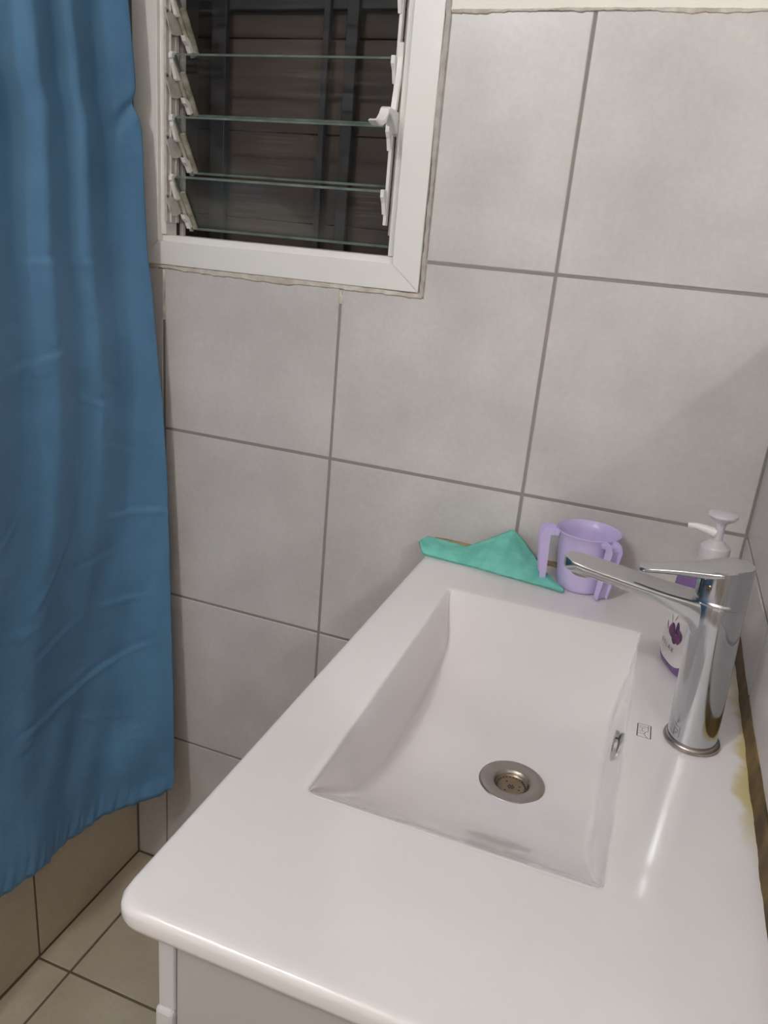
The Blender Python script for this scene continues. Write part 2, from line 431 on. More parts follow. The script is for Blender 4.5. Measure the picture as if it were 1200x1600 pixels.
# floor tiles
frf = lambda a, b, t: Vector((a, b, t))
xs = [XL, -0.9884, -0.6584, -0.3284, 0.0]
ysf = [0.0, -0.3059, -0.6359, -0.9659, -1.2959, -1.6259, -1.9559, -2.2859, YF]
for i in range(4):
    for j in range(8):
        add_tile(floor, rect(xs[i], xs[i + 1], ysf[j + 1], ysf[j]), frf, M['floor_tile'])

# ---------------------------------------------------------------- window
window = struct(obj('window_1', bx(WX0, WX1, 0.095, 0.12, WZ0, WZ0 + 0.03), M['frame']))
FX0, FX1, FZ0, FZ1 = -0.994, -0.5745, TZ + 0.430, WZ1 - 0.04
def rail(poly, y0, y1, bev=0.0008, name='frame_rail', mt='frame'):
    b_ = bmesh.new(); prism(b_, poly, lambda a, b, t: Vector((a, -t, b)), -y1, -y0, bev)
    return obj(name, b_, M[mt], window)
e = 0.0004
rail([(WX0, WZ0), (WX1, WZ0), (FX1, FZ0), (FX0, FZ0)], -0.005, 0.03)
rail([(WX1, WZ0 + e), (WX1, WZ1), (FX1, FZ1), (FX1, FZ0 + e)], -0.005, 0.03)
rail([(WX0, WZ0 + e), (FX0, FZ0 + e), (FX0, FZ1), (WX0, WZ1)], -0.005, 0.03)
rail([(WX0, WZ1), (FX0, FZ1), (FX1, FZ1), (WX1, WZ1)], -0.005, 0.03)
# inner step of the frame
rail([(FX0 - .002, FZ0 - 0.004), (FX1 + .002, FZ0 - 0.004), (FX1 + .002, FZ0 + 0.0100), (FX0 - .002, FZ0 + 0.0100)], 0.008, 0.10, 0.001, 'sill_rail')
rail([(-0.5865, FZ0 + 0.0102), (FX1 + .002, FZ0 + 0.0102), (FX1 + .002, FZ1), (-0.5865, FZ1)], 0.006, 0.10, 0.001, 'side_rail')
rail([(FX0 - .002, FZ0 + 0.0102), (-0.985, FZ0 + 0.0102), (-0.985, FZ1), (FX0 - .002, FZ1)], 0.004, 0.034, 0.001, 'side_rail')
obj('gap_shade', bx(-0.996, -0.9870, 0.0342, 0.10, FZ0 + 0.0102, FZ1), M['iron'], window)  # added dark strip, stands for the shade in the gap behind the channel
# louvre channels at both sides: thin vertical ridges
for (xa, xb, ya, yb) in ((-0.985, -0.9805, 0.000, 0.036), (-0.9805, -0.977, 0.008, 0.0105), (-0.9805, -0.977, 0.0215, 0.024), (-0.9868, -0.9805, 0.046, 0.055)):
    obj('louver_channel', bx(xa, xb, ya, yb, FZ0 + (0.03 if yb < 0.04 else 0.0105), FZ1, bev=0.0005), M['louver_metal'], window)
ch = obj('louver_channel', bx(-0.6015, -0.5965, 0.012, 0.022, TZ + 0.484, FZ1, bev=0.0006), M['frame'], window)
obj('louver_channel', bx(-0.5965, -0.5865, 0.026, 0.034, TZ + 0.470, FZ1, bev=0.0006), M['louver_metal'], window)
sl = bmesh.new()
for k in range(14):
    z_ = TZ + 0.50 + k * 0.045
    box(sl, -0.5925, -0.591, 0.0253, 0.0262, z_, z_ + 0.03)
obj('channel_slot', sl, M['iron'], window)

def yz_plate(name, pts, x0, x1, mt, parent, dz=0.0, bev=0.0005, smooth=False):
    b_ = bmesh.new(); prism(b_, [(y_, TZ + z_ + dz) for y_, z_ in pts], lambda a, b, t: Vector((t, a, b)), x0, x1, bev)
    return obj(name, b_, M[mt], parent, smooth=smooth)

PL = [(-0.0108, 0.679), (-0.0051, 0.6842), (0.0025, 0.6794), (0.014, 0.6758), (0.0297, 0.6747), (0.0377, 0.6564), (0.0327, 0.6524), (0.0197, 0.648), (0.0109, 0.648), (0.0023, 0.6552)]
CU = [(-0.0041, 0.7074), (-0.001, 0.7115), (0.008, 0.7125), (0.0112, 0.7108), (0.0112, 0.7027), (0.0239, 0.681), (0.021, 0.6758), (0.0141, 0.6729), (0.0102, 0.6752), (0.0025, 0.6899), (-0.0003, 0.6953), (-0.0009, 0.7002), (-0.0041, 0.7024)]
CL = [(0.027, 0.6515), (0.0361, 0.6505), (0.0463, 0.6465), (0.0505, 0.6403), (0.0568, 0.6354), (0.0464, 0.6295), (0.0402, 0.6391), (0.032, 0.6441)]
PITCH = 0.0885
blade_n = 0
for k in range(-2, 5):
    dz = k * PITCH
    if k < -2: continue
    top = Vector((0, 0.0002, TZ + 0.7062 + dz)); bot = Vector((0, 0.054, TZ + 0.6285 + dz))
    if bot.z < FZ0: continue
    d_ = (bot - top).normalized(); nrm = Vector((0, -d_.z, d_.y)) * 0.0068
    if nrm.y > 0: nrm = -nrm
    xa, xb = -0.9655, -0.5985
    # pane: broad faces clear glass, long edges green
    b_ = bmesh.new()
    vs = []
    for X_ in (xa, xb):
        for q in (top, bot, bot - nrm, top - nrm):
            vs.append(b_.verts.new((X_, q.y, q.z)))
    f_ = [b_.faces.new((vs[0], vs[1], vs[5], vs[4])), b_.faces.new((vs[3], vs[2], vs[6], vs[7])),
          b_.faces.new((vs[0], vs[3], vs[7], vs[4])), b_.faces.new((vs[1], vs[2], vs[6], vs[5])),
          b_.faces.new((vs[0], vs[1], vs[2], vs[3])), b_.faces.new((vs[4], vs[5], vs[6], vs[7]))]
    for q in f_[2:]: q.material_index = 1
    pane = obj('glass_pane', b_, mats=[M['glass'], M['glass_edge']], parent=window)
    # holders at the two ends
    b_ = bmesh.new(); prism(b_, [(top.y - 0.001, top.z - 0.004), (bot.y + 0.002, bot.z - 0.003), (bot.y + 0.010, bot.z + 0.002), (top.y + 0.009, top.z + 0.002)], lambda a, b, t: Vector((t, a, b)), -0.9665, -0.9725, 0.0)
    obj('pane_holder', b_, M['old_clip'], window)
    # bent flange of the holder under the pane end
    b_ = bmesh.new(); prism(b_, [(top.y + 0.016, top.z - 0.022), (bot.y + 0.001, bot.z + 0.001), (bot.y + 0.004, bot.z + 0.003), (top.y + 0.019, top.z - 0.019)], lambda a, b, t: Vector((t, a, b)), -0.9665, -0.9575, 0.0)
    obj('pane_holder', b_, M['old_clip'], window)
    yz_plate('pivot_plate', PL, -0.9768, -0.9748, 'louver_metal', window, dz)
    pc = yz_plate('pane_clip', CU, -0.9735, -0.9675, 'white_plastic', window, dz)
    pc = yz_plate('pane_clip', CL, -0.9725, -0.9650, 'white_plastic', window, dz)
    ctr = Vector((-0.9749, -0.0048, TZ + 0.677 + dz))
    b_ = loft([[ctr + Vector((xx, 0.0026 * s_ * math.cos(a * math.pi / 6), 0.0026 * s_ * math.sin(a * math.pi / 6))) for a in range(12)] for xx, s_ in ((0, 1), (0.001, 0.9), (0.0016, 0.4))])
    obj('rivet', b_, M['rivet'], window, smooth=True)
    # right-hand clip
    b_ = bmesh.new(); prism(b_, [(-0.003, top.z + 0.004), (0.006, top.z + 0.005), (0.010, top.z - 0.004), (0.016, top.z - 0.022), (0.010, top.z - 0.030), (0.004, top.z - 0.014), (-0.003, top.z - 0.006)], lambda a, b, t: Vector((t, a, b)), -0.6030, -0.5975, 0.0006)
    obj('pane_clip', b_, M['white_plastic'], window)
# operating lever at the right jamb
LV = [(-0.0776, 0.6155), (-0.072, 0.6185), (-0.0600, 0.6190), (-0.0480, 0.6225), (-0.0390, 0.6300), (-0.0340, 0.6375), (-0.0290, 0.6405), (-0.020, 0.6405), (0.000, 0.6400), (0.020, 0.6385), (0.026, 0.6330), (0.026, 0.6150), (0.018, 0.6080), (0.008, 0.6110), (-0.006, 0.6215), (-0.0200, 0.6310), (-0.0300, 0.6325), (-0.0340, 0.6260), (-0.0410, 0.6170), (-0.0520, 0.6120), (-0.0640, 0.6115)]
lever = yz_plate('window_lever', LV, -0.6010, -0.5880, 'white_plastic', window, 0.0, 0.0015)
ST = [(0.0030, 0.7275), (0.0080, 0.7290), (0.0130, 0.7150), (0.0130, 0.6910), (0.0060, 0.6650), (0.0030, 0.6400), (-0.0060, 0.6400), (-0.0020, 0.6620), (0.0045, 0.6880), (0.0055, 0.7100)]
yz_plate('lever_stem', ST, -0.5965, -0.5885, 'white_plastic', lever, 0.0, 0.001)
yz_plate('lever_bracket', [(0.0100, 0.700), (0.0200, 0.700), (0.0240, 0.66), (0.0220, 0.60), (0.0140, 0.592), (0.0080, 0.60)], -0.5885, -0.5865, 'louver_metal', lever, 0.0, 0.0005)
b_ = loft([[Vector((-0.5875 - xx, 0.016 + 0.0045 * s_ * math.cos(a * math.pi / 8), TZ + 0.601 + 0.0045 * s_ * math.sin(a * math.pi / 8))) for a in range(16)] for xx, s_ in ((0, 1), (0.0015, 0.9), (0.002, 0.5), (0.001, 0.3))])
obj('screw', b_, M['rivet'], lever, smooth=True)

# ragged sealant round the frame
def ragged(name, P0, P1, side, w0, w1, y, mt, parent, n=90, j0=0.0008, j1=0.0012, th=0.0025):
    """strip along P0->P1 (x,z), spreading between offsets w0 and w1 along 'side'"""
    P0, P1, S = Vector(P0), Vector(P1), Vector(side); A, B = [], []
    ph = [random.uniform(0, 6.28) for _ in range(8)]
    def nz(t, o_): return sum(math.sin(t * fq + ph[(k + o_) % 8]) / (k + 1.0) for k, fq in enumerate((9, 23, 51, 97, 160)))
    for i in range(n + 1):
        t = i / n; p = P0.lerp(P1, t)
        A.append(p + S * (w0 + j0 * nz(t, 0) + random.uniform(-1, 1) * j0 * 0.4)); B.append(p + S * (w1 + j1 * nz(t, 3) + random.uniform(-1, 1) * j1 * 0.4))
    bm_ = bmesh.new(); va = []; vb = []; vm = []
    for a_, b2 in zip(A, B):
        va.append(bm_.verts.new((a_.x, y + th, a_.y))); vb.append(bm_.verts.new((b2.x, y + th, b2.y)))
        c_ = (a_ + b2) / 2; vm.append((bm_.verts.new((a_.lerp(b2, .2).x, y, a_.lerp(b2, .2).y)), bm_.verts.new((a_.lerp(b2, .8).x, y + random.uniform(0, 0.0008), a_.lerp(b2, .8).y))))
    for i in range(n):
        bm_.faces.new((va[i], va[i + 1], vm[i + 1][0], vm[i][0])); bm_.faces.new((vm[i][0], vm[i + 1][0], vm[i + 1][1], vm[i][1])); bm_.faces.new((vm[i][1], vm[i + 1][1], vb[i + 1], vb[i]))
    return obj(name, bm_, M[mt], parent, smooth=True)
ragged('sealant_bead', (WX1, WZ0 - 0.006), (WX1, TT + 0.2), (1, 0), -0.0005, 0.0090, -0.0030, 'sealant', window, 140, 0.0016, 0.0006, 0.0040)
ragged('sealant_bead', (WX0, WZ0), (WX1 + 0.006, WZ0 - 0.001), (0, 1), 0.0022, -0.0095, -0.0030, 'beige_sealant', window, 140, 0.0010, 0.0018, 0.0040)
ragged('sealant_bead', (WX1 + 0.009, TT), (0.0, TT), (0, 1), 0.0025, -0.0030, -0.0026, 'beige_sealant', wall_back, 200, 0.0006, 0.0016, 0.0030)
ragged('sealant_bead', (-0.9880, WZ0 - 0.008), (-0.9880, TZ + 0.30), (1, 0), -0.0025, 0.0028, -0.0008, 'beige_sealant', wall_back, 40, 0.0003, 0.0006, 0.0012)
ragged('sealant_bead', (-0.6576, WZ0 - 0.009), (-0.6576, TZ + 0.362), (1, 0), -0.0028, 0.0034, -0.0010, 'beige_sealant', wall_back, 24, 0.0003, 0.0006, 0.0014)

# ---------------------------------------------------------------- outside the window
sh = thing('wooden_shutter', 'dark brown board shutter closed outside the louvred window', 'shutter', loc=(-0.95, 0.17, TZ - 0.1))
xb0 = -1.85
for k in range(11):
    z_ = TZ - 0.1 + k * 0.145
    obj('board', bx(xb0, 0.1, 0.17 + random.uniform(0, 0.003), 0.19, z_, z_ + 0.1435, bev=0.001), M['wood'], sh)
place(sh)
gr = thing('security_grille', 'black iron security grille between window and brown shutter', 'grille', loc=(-0.95, 0.148, TZ + 0.05))
for (a, b) in ((-0.990, -0.961), (-0.780, -0.769), (-0.739, -0.719), (-0.535, -0.522)):
    obj('vertical_bar', bx(a, b, 0.142, 0.154, TZ + 0.32, TZ + 1.25, bev=0.001), M['iron'], gr)
for z_ in (0.808, 0.34, 1.2):
    obj('horizontal_bar', bx(-1.03, -0.525, 0.154, 0.166, TZ + z_, TZ + z_ + 0.014, bev=0.001), M['iron'], gr)
place(gr)

# ---------------------------------------------------------------- washbasin
def rrect(x0, x1, y0, y1, rad, n_side=72, n_c=8):
    """closed loop of points from side sampling, starting at the near-left corner"""
    P = []
    cs = [((x0 + rad, y0 + rad), math.pi, 1.5 * math.pi), ((x1 - rad, y0 + rad), 1.5 * math.pi, 2 * math.pi), ((x1 - rad, y1 - rad), 0, 0.5 * math.pi), ((x0 + rad, y1 - rad), 0.5 * math.pi, math.pi)]
    for i, (c_, a0, a1) in enumerate(cs):
        for k in range(n_c + 1):
            a = a0 + (a1 - a0) * k / n_c
            P.append(Vector((c_[0] + rad * math.cos(a), c_[1] + rad * math.sin(a), 0)))
        c2, b0, _ = cs[(i + 1) % 4]
        q0 = P[-1]; q1 = Vector((c2[0] + rad * math.cos(b0), c2[1] + rad * math.sin(b0), 0))
        for k in range(1, n_side):
            P.append(q0.lerp(q1, k / n_side))
    return P

BX0, BX1, BY0, BY1 = -0.3815, -0.1225, -0.655, -0.1675
D0, YC = 0.088, -0.385
DR = Vector((-0.227, -0.443, 0))
def floor_z(y):
    s_ = (y - YC) / (BY1 - YC) if y > YC else (YC - y) / (YC - BY0)
    s_ = min(1, max(0, s_))
    g_ = D0 * 1.05 * (1 - s_ ** 2.7)
    return -(math.sqrt(g_ * g_ + 0.005 ** 2) - 0.005)
hole = rrect(BX0, BX1, BY0, BY1, 0.010)
hole = [Vector((p.x - 0.002 * (-p.y - 0.41) / 0.245 * (p.x + 0.252) / 0.1295, p.y, 0)) for p in hole]
N = len(hole)
rings = []
OX0, OX1, OY0, OY1 = -0.4562, -0.0005, -0.8216, -0.0005
def outer(ins, z, rad=0.022):
    # only the left and near sides are rounded over; the wall sides stay put
    a = rrect(OX0 + ins, OX1 - ins * 0.2, OY0 + ins, OY1 - ins * 0.2, 0.004)
    P = []
    for p in a:
        P.append(Vector((p.x, p.y, z)))
    # soften the free corner
    cx, cy = OX0 + ins + rad, OY0 + ins + rad
    for p in P:
        if p.x < cx and p.y < cy:
            d_ = Vector((p.x - cx, p.y - cy, 0))
            if d_.length > rad: d_ = d_.normalized() * rad
            p.x, p.y = cx + d_.x, cy + d_.y
    return P
T = 0.022
rings.append(outer(0.014, -T)); rings.append(outer(0.004, -T + 0.001)); rings.append(outer(0.0010, -T + 0.004)); rings.append(outer(0.0, -T + 0.008))
for a in (0, 22, 45, 67, 90):
    rings.append(outer(0.007 * (1 - math.cos(math.radians(a))), -0.007 + 0.007 * math.sin(math.radians(a))))
rings.append(outer(0.014, 0.0)); rings.append(outer(0.030, 0.0))
def offset_hole(d_):
    c_ = Vector((-0.252, -0.411, 0)); P = []
    for p in hole:
        q = p.copy()
        hx, hy = (BX1 - BX0) / 2, (BY1 - BY0) / 2
        q.x += d_ * max(-1, min(1, (p.x - c_.x) / hx)); q.y += d_ * max(-1, min(1, (p.y - c_.y) / hy))
        P.append(q)
    return P
rings.append([Vector((p.x, p.y, 0)) for p in offset_hole(0.012)])
rb = 0.0035
for a in (0, 30, 60, 90):
    s_ = math.sin(math.radians(a)); c_ = math.cos(math.radians(a))
    P = offset_hole(rb * (1 - s_)); 
    R_ = []
    for p, h0 in zip(P, hole):
        hz = -floor_z(h0.y)
        drop = min(rb, hz * 0.6 + 0.0004)
        R_.append(Vector((p.x, p.y, -drop * (1 - c_))))
    rings.append(R_)
# wall: down to the crease, then a fillet into the floor
def nrm_in(p):
    hx, hy = (BX1 - BX0) / 2, (BY1 - BY0) / 2; c_ = Vector((-0.252, -0.411, 0))
    v = Vector((-(p.x - c_.x) / hx, -(p.y - c_.y) / hy, 0)); v.x = v.x ** 5; v.y = v.y ** 5
    return v
ins_l, ins_r = 0.019, 0.012
def wallpt(p, v, g):
    """v: 0..1 down the wall, g: 0..1 round the fillet"""
    n_ = nrm_in(p)
    hz = -floor_z(p.y)
    il = ins_l if n_.x > 0 else ins_r
    fil = (0.007 if n_.x > 0 else 0.009)
    fr_ = min(fil, hz * 0.5)
    de = max(0.0, min(1.0, min(BY1 - p.y, p.y - BY0) / (0.08 if n_.x > 0 else 0.13))); de = de * de * (3 - 2 * de)
    dx = n_.x * de * (il * v + fil * (1 - math.cos(g * math.pi / 2)))
    dy = n_.y * 0.0012 * v + n_.y * 0.0015 * g
    y_ = p.y + dy
    zt = floor_z(y_)
    start = min(rb, hz * 0.6 + 0.0004)
    if g == 0:
        zz = -start + (zt + fr_ + start) * v
    else:
        zz = zt + fr_ * (1 - math.sin(g * math.pi / 2))
    return Vector((p.x + dx, y_, zz))
for v in (0.15, 0.35, 0.6, 0.8, 1.0):
    rings.append([wallpt(p, v, 0) for p in hole])
for g in (0.2, 0.4, 0.6, 0.8, 1.0):
    rings.append([wallpt(p, 1, g) for p in hole])
crease = rings[-1]
ZD = floor_z(DR.y)
for s_ in [1 - (1 - k_ / 44.0) ** 1.15 for k_ in range(1, 45)]:
    R_ = []
    for p in crease:
        a = math.atan2(p.y - DR.y, p.x - DR.x)
        q = Vector((DR.x + 0.026 * math.cos(a), DR.y + 0.026 * math.sin(a), 0))
        x_ = p.x + (q.x - p.x) * s_; y_ = p.y + (q.y - p.y) * s_
        z_ = floor_z(y_)
        bl = max(0, (s_ - 0.85) / 0.15) ** 2
        z_ = z_ * (1 - bl) + ZD * bl
        R_.append(Vector((x_, y_, z_)))
    rings.append(R_)
rings.append([Vector((p.x, p.y, ZD - 0.004)) for p in rings[-1]])
rings.append([Vector((DR.x + (p.x - DR.x) * 0.96, DR.y + (p.y - DR.y) * 0.96, ZD - 0.03)) for p in rings[-1]])
rings = [[p + Vector((0, 0, TZ)) for p in R_] for R_ in rings]
basin = thing('washbasin', 'white glazed ceramic washbasin with a long rectangular basin and steel drain', 'washbasin', loc=(-0.228, -0.411, TZ - T))
n_floor0 = len(rings) - 46      # first ring of the basin floor
slab = obj('basin_slab', loft(rings, False, False), M['ceramic'], basin, smooth=175)
# the floor is a smooth trough: give its vertices the trough's own normals
me_ = slab.data; vnm = [v_.normal.copy() for v_ in me_.vertices]
for k_ in range(n_floor0, n_floor0 + 40):
    for i_ in range(N):
        y_ = me_.vertices[k_ * N + i_].co.y
        dz_ = (floor_z(y_ + 0.001) - floor_z(y_ - 0.001)) / 0.002
        vnm[k_ * N + i_] = Vector((0, -dz_, 1)).normalized()
if sum(p_.normal.z for p_ in me_.polygons if p_.index >= n_floor0 * N) < 0:
    me_.flip_normals()
me_.normals_split_custom_set_from_vertices([tuple(v_) for v_ in vnm])

# drain
def drain_ring(prof, z0, cap=False, n=56):
    return lathe([(r_, z0 + z_) for r_, z_ in prof], DR.x, DR.y, n, cap, cap)
zd = TZ + ZD
dr = obj('drain_flange', drain_ring([(0.0355, 0.000), (0.0362, 0.0012), (0.0355, 0.0026), (0.034, 0.0030), (0.0215, 0.0022), (0.0195, 0.0010), (0.0182, -0.003)], zd), M['steel'], basin, smooth=50)
# drain strainer bowl with small holes
st_ = obj('strainer', lathe([(0.0185, zd - 0.001), (0.0178, zd - 0.0030), (0.0160, zd - 0.0046), (0.010, zd - 0.0052), (0.004, zd - 0.0052), (0.0004, zd - 0.0052)], DR.x, DR.y, 48, False, True), M['strainer'], dr, smooth=50)
hb = bmesh.new()
for ring_r, cnt in ((0.0, 1), (0.0028, 6), (0.0095, 10), (0.0158, 26)):
    for k in range(cnt):
        a = 2 * math.pi * k / cnt + ring_r * 40
        if ring_r == 0.0095 and k % 3: continue
        cx_, cy_ = DR.x + ring_r * math.cos(a), DR.y + ring_r * math.sin(a)
        zz = zd - 0.0050 if ring_r < 0.014 else zd - 0.0043
        rr = 0.0011
        vs = [hb.verts.new((cx_ + rr * math.cos(b * math.pi / 4), cy_ + rr * math.sin(b * math.pi / 4), zz)) for b in range(8)]
        hb.faces.new(vs)
ho = obj('strainer_holes', hb, M['dark_hole'], dr); ho['kind'] = 'stuff'
dkp = obj('drain_pipe', lathe([(0.024, zd - 0.004), (0.024, zd - 0.032), (0.0005, zd - 0.032)], DR.x, DR.y, 32, False, True), M['dark_hole'], dr)
# overflow ring on the wall side
def xring(prof, cx, cy, cz, n=40):
    return loft([[Vector((cx + x_, cy + r_ * math.cos(2 * math.pi * k / n), cz + r_ * math.sin(2 * math.pi * k / n))) for k in range(n)] for r_, x_ in prof], False, False)
ovx, ovy, ovz = -0.1302, -0.398, TZ - 0.034
ov = obj('overflow_ring', xring([(0.0165, 0.003), (0.0170, -0.0004), (0.0160, -0.0014), (0.0130, -0.0014), (0.0120, -0.0002), (0.0115, 0.0015)], ovx, ovy, ovz), M['chrome'], basin, smooth=50)
obj('overflow_hole', loft([[Vector((ovx + 0.0004, ovy + r_ * math.cos(2 * math.pi * k / 24), ovz + r_ * math.sin(2 * math.pi * k / 24))) for k in range(24)] for r_ in (0.0105, 0.0002)], False, True), M['dark_hole'], ov)

# printed monogram on the ceramic
def line_strips(lines, fmap, wd, mt, name, parent, lift=0.0):
    b_ = bmesh.new()
    for L in lines:
        ww = wd
        if isinstance(L, tuple): L, ww = L
        L = [Vector(p) for p in L]
        lf, rt = [], []
        for i, p in enumerate(L):
            d_ = (L[min(i + 1, len(L) - 1)] - L[max(i - 1, 0)])
            if d_.length == 0: continue
            d_.normalize(); n_ = Vector((-d_.y, d_.x)) * ww / 2
            lf.append(b_.verts.new(fmap(p + n_))); rt.append(b_.verts.new(fmap(p - n_)))
        for i in range(len(lf) - 1):
            b_.faces.new((lf[i], lf[i + 1], rt[i + 1], rt[i]))
    return obj(name, b_, M[mt], parent)
def logo_uv(cx, cy):      # crop coordinates -> plane x, y
    ax = np.array([[460.0, -50.0], [130.0, 450.0]])
    uv = np.linalg.solve(ax, np.array([cx - 300.0, cy - 350.0]))
    return (-0.1110 + uv[0] * 0.0133, -0.3973 - uv[1] * 0.0245)
LG = [([(300, 350), (250, 800)], 0.0009), ([(760, 480), (720, 950)], 0.0009), [(300, 350), (760, 480)], [(250, 800), (720, 945)],
      [(345, 440), (500, 490), (690, 540)], [(345, 500), (440, 520)], [(545, 560), (500, 540), (455, 545), (430, 580), (440, 625), (480, 660), (520, 682)],
      [(325, 620), (430, 652)], [(310, 700), (430, 725), (510, 755)], [(510, 755), (535, 710), (580, 685), (640, 682), (655, 620), (660, 540), (662, 470)],
      [(510, 755), (540, 820), (590, 880), (650, 925)]]
LG2 = []
for L in LG:
    ww = 0.00042
    if isinstance(L, tuple): L, ww = L
    LG2.append(([logo_uv(*p) for p in L], ww))
line_strips(LG2, lambda p: Vector((p.x, p.y, TZ + 0.00025)), 0.0004, 'ink', 'printed_monogram', basin)
place(basin)

# sealant beads between the basin and the tiles
def bead(pts_fn, name, mt, parent, n=160):
    bm_ = bmesh.new(); rws = []
    for i in range(n + 1):
        rws.append([bm_.verts.new(q) for q in pts_fn(i / n)])
    for i in range(n):
        for k in range(len(rws[0]) - 1):
            bm_.faces.new((rws[i][k], rws[i + 1][k], rws[i + 1][k + 1], rws[i][k + 1]))
    return obj(name, bm_, M[mt], parent, smooth=True)
def rb_fn(t):
    y_ = -0.8216 * t
    j = 0.0004 * math.sin(t * 37) + 0.0003 * math.sin(t * 91) + random.uniform(-0.0002, 0.0002)
    wz = 0.0235 + 0.002 * math.sin(t * 11)
    wx = 0.0030 + 0.003 * t
    return [(-wx - j, y_, TZ + 0.0004), (-wx * 0.75 - j * .5, y_, TZ + 0.005), (-0.0026, y_, TZ + wz * 0.6), (-0.0016, y_, TZ + wz * .95 + j), (0.001, y_, TZ + wz + j)]
bead(rb_fn, 'brown_bead', 'brown_sealant', wall_right)
def bb_fn(t):
    x_ = -0.4562 * (1 - t) - 0.002
    j = 0.0004 * math.sin(t * 30) + random.uniform(-0.0002, 0.0002)
    return [(x_, -0.0035 - j, TZ + 0.0004), (x_, -0.0028, TZ + 0.003), (x_, -0.0016, TZ + 0.0065 + j), (x_, 0.001, TZ + 0.0078 + j)]
bead(bb_fn, 'tan_bead', 'tan_sealant', wall_back)

# ---------------------------------------------------------------- vanity cabinet
cab = thing('vanity_cabinet', 'white lacquered vanity cabinet carrying the washbasin', 'cabinet', loc=(-0.22, -0.41, 0))
ztop = TZ - T
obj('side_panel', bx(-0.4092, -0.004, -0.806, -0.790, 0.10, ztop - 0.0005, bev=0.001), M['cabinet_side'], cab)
obj('side_panel', bx(-0.4092, -0.004, -0.024, -0.008, 0.10, ztop - 0.0005, bev=0.001), M['cabinet'], cab)
obj('bottom_panel', bx(-0.4092, -0.004, -0.7895, -0.0245, 0.10, 0.116), M['cabinet'], cab)
obj('back_panel', bx(-0.012, -0.005, -0.7895, -0.0245, 0.12, ztop - 0.12), M['cabinet'], cab)
obj('front_rail', bx(-0.4242, -0.4096, -0.8075, -0.008, ztop - 0.078, ztop - 0.0005, bev=0.0012), M['cabinet'], cab)
for (a, b) in ((-0.8100, -0.409), (-0.406, -0.008)):
    dd = obj('door', bx(-0.4262, -0.4096, a, b, 0.105, ztop - 0.0785, bev=0.0035, seg=2), M['cabinet'], cab)
    kk = -0.445 if a < -0.5 else -0.370
    obj('door_knob', lathe([(0.004, 0), (0.004, 0.012), (0.011, 0.016), (0.012, 0.022), (0.008, 0.026)], 0, 0, 24), M['chrome'], dd, smooth=True).data.transform(Matrix.Translation((-0.4262, kk, 0.60)) @ Matrix.Rotation(-math.pi / 2, 4, 'Y'))
for (x_, y_) in ((-0.38, -0.77), (-0.38, -0.05), (-0.05, -0.77), (-0.05, -0.05)):
    obj('leg', lathe([(0.016, 0.0006), (0.018, 0.01), (0.018, 0.0995)], x_, y_, 20), M['steel'], cab, smooth=True)
place(cab)

# ---------------------------------------------------------------- faucet
FB = Vector((-0.0577, -0.4052, TZ))
lean = -0.035     # the column leans slightly over the basin
def ft(p):
    q = Vector(p); q.x += (q.z - TZ) * lean; return q
fa = thing('basin_faucet', 'tall chrome single-lever mixer faucet with a long arched spout over the basin', 'faucet', loc=FB)
obj('base_ring', lathe([(0.0255, TZ + 0.0005), (0.0275, TZ + 0.0012), (0.0282, TZ + 0.0035), (0.0275, TZ + 0.006), (0.0252, TZ + 0.0072)], FB.x, FB.y, 64), M['steel'], fa, smooth=50)
# column + spout as one skin: column cylinder, spout loft
col_ = lathe([(0.0243, TZ + 0.005), (0.0243, TZ + 0.02), (0.0243, TZ + 0.14), (0.0243, TZ + 0.1575), (0.0236, TZ + 0.1595)], FB.x, FB.y, 72, True, True, ft)
obj('column', col_, M['chrome'], fa, smooth=50)
def section(x, yc, hw, zt, zb, n=64, pw=7.0, flat=0.0):
    R_ = []
    zc, hh = (zt + zb) / 2, (zt - zb) / 2
    for k in range(n):
        a = 2 * math.pi * k / n
        ca, sa = math.cos(a), math.sin(a)
        y_ = hw * math.copysign(abs(ca) ** (2 / pw), ca); z_ = hh * math.copysign(abs(sa) ** (2 / pw), sa)
        if z_ < 0: y_ *= (1 - 0.16 * (-z_ / hh))
        R_.append(Vector((x, yc + y_, TZ + zc + z_)))
    return R_
yc0 = FB.y + 0.0025
SP = [(-0.062, 0.0205, 0.1590, 0.070), (-0.074, 0.0205, 0.1596, 0.098), (-0.0805, 0.0205, 0.1600, 0.118), (-0.088, 0.0205, 0.1604, 0.1330), (-0.098, 0.0205, 0.1610, 0.1410), (-0.112, 0.0205, 0.1622, 0.1465),
      (-0.130, 0.0204, 0.1645, 0.1512), (-0.150, 0.0202, 0.1672, 0.1548), (-0.172, 0.0198, 0.1703, 0.1580), (-0.190, 0.0188, 0.1728, 0.1600), (-0.200, 0.0174, 0.1742, 0.1608), (-0.207, 0.0152, 0.1750, 0.1614), (-0.2115, 0.0125, 0.1754, 0.1620), (-0.2145, 0.0085, 0.1754, 0.1630), (-0.2158, 0.0040, 0.1748, 0.1645)]
sp_o = obj('spout', loft([section(x_, yc0, hw, zt, zb) for x_, hw, zt, zb in SP]), M['chrome'], fa, smooth=50)
obj('aerator', lathe([(0.0105, TZ + 0.1570), (0.0115, TZ + 0.1580), (0.0115, TZ + 0.1640)], -0.196, yc0, 32), M['steel'], fa, smooth=50)
# collar between column and cap
obj('collar', lathe([(0.0238, TZ + 0.1592), (0.0246, TZ + 0.1602), (0.0246, TZ + 0.1625), (0.0236, TZ + 0.1635), (0.0232, TZ + 0.1655)], FB.x, FB.y, 64, True, True, ft), M['chrome'], fa, smooth=50)
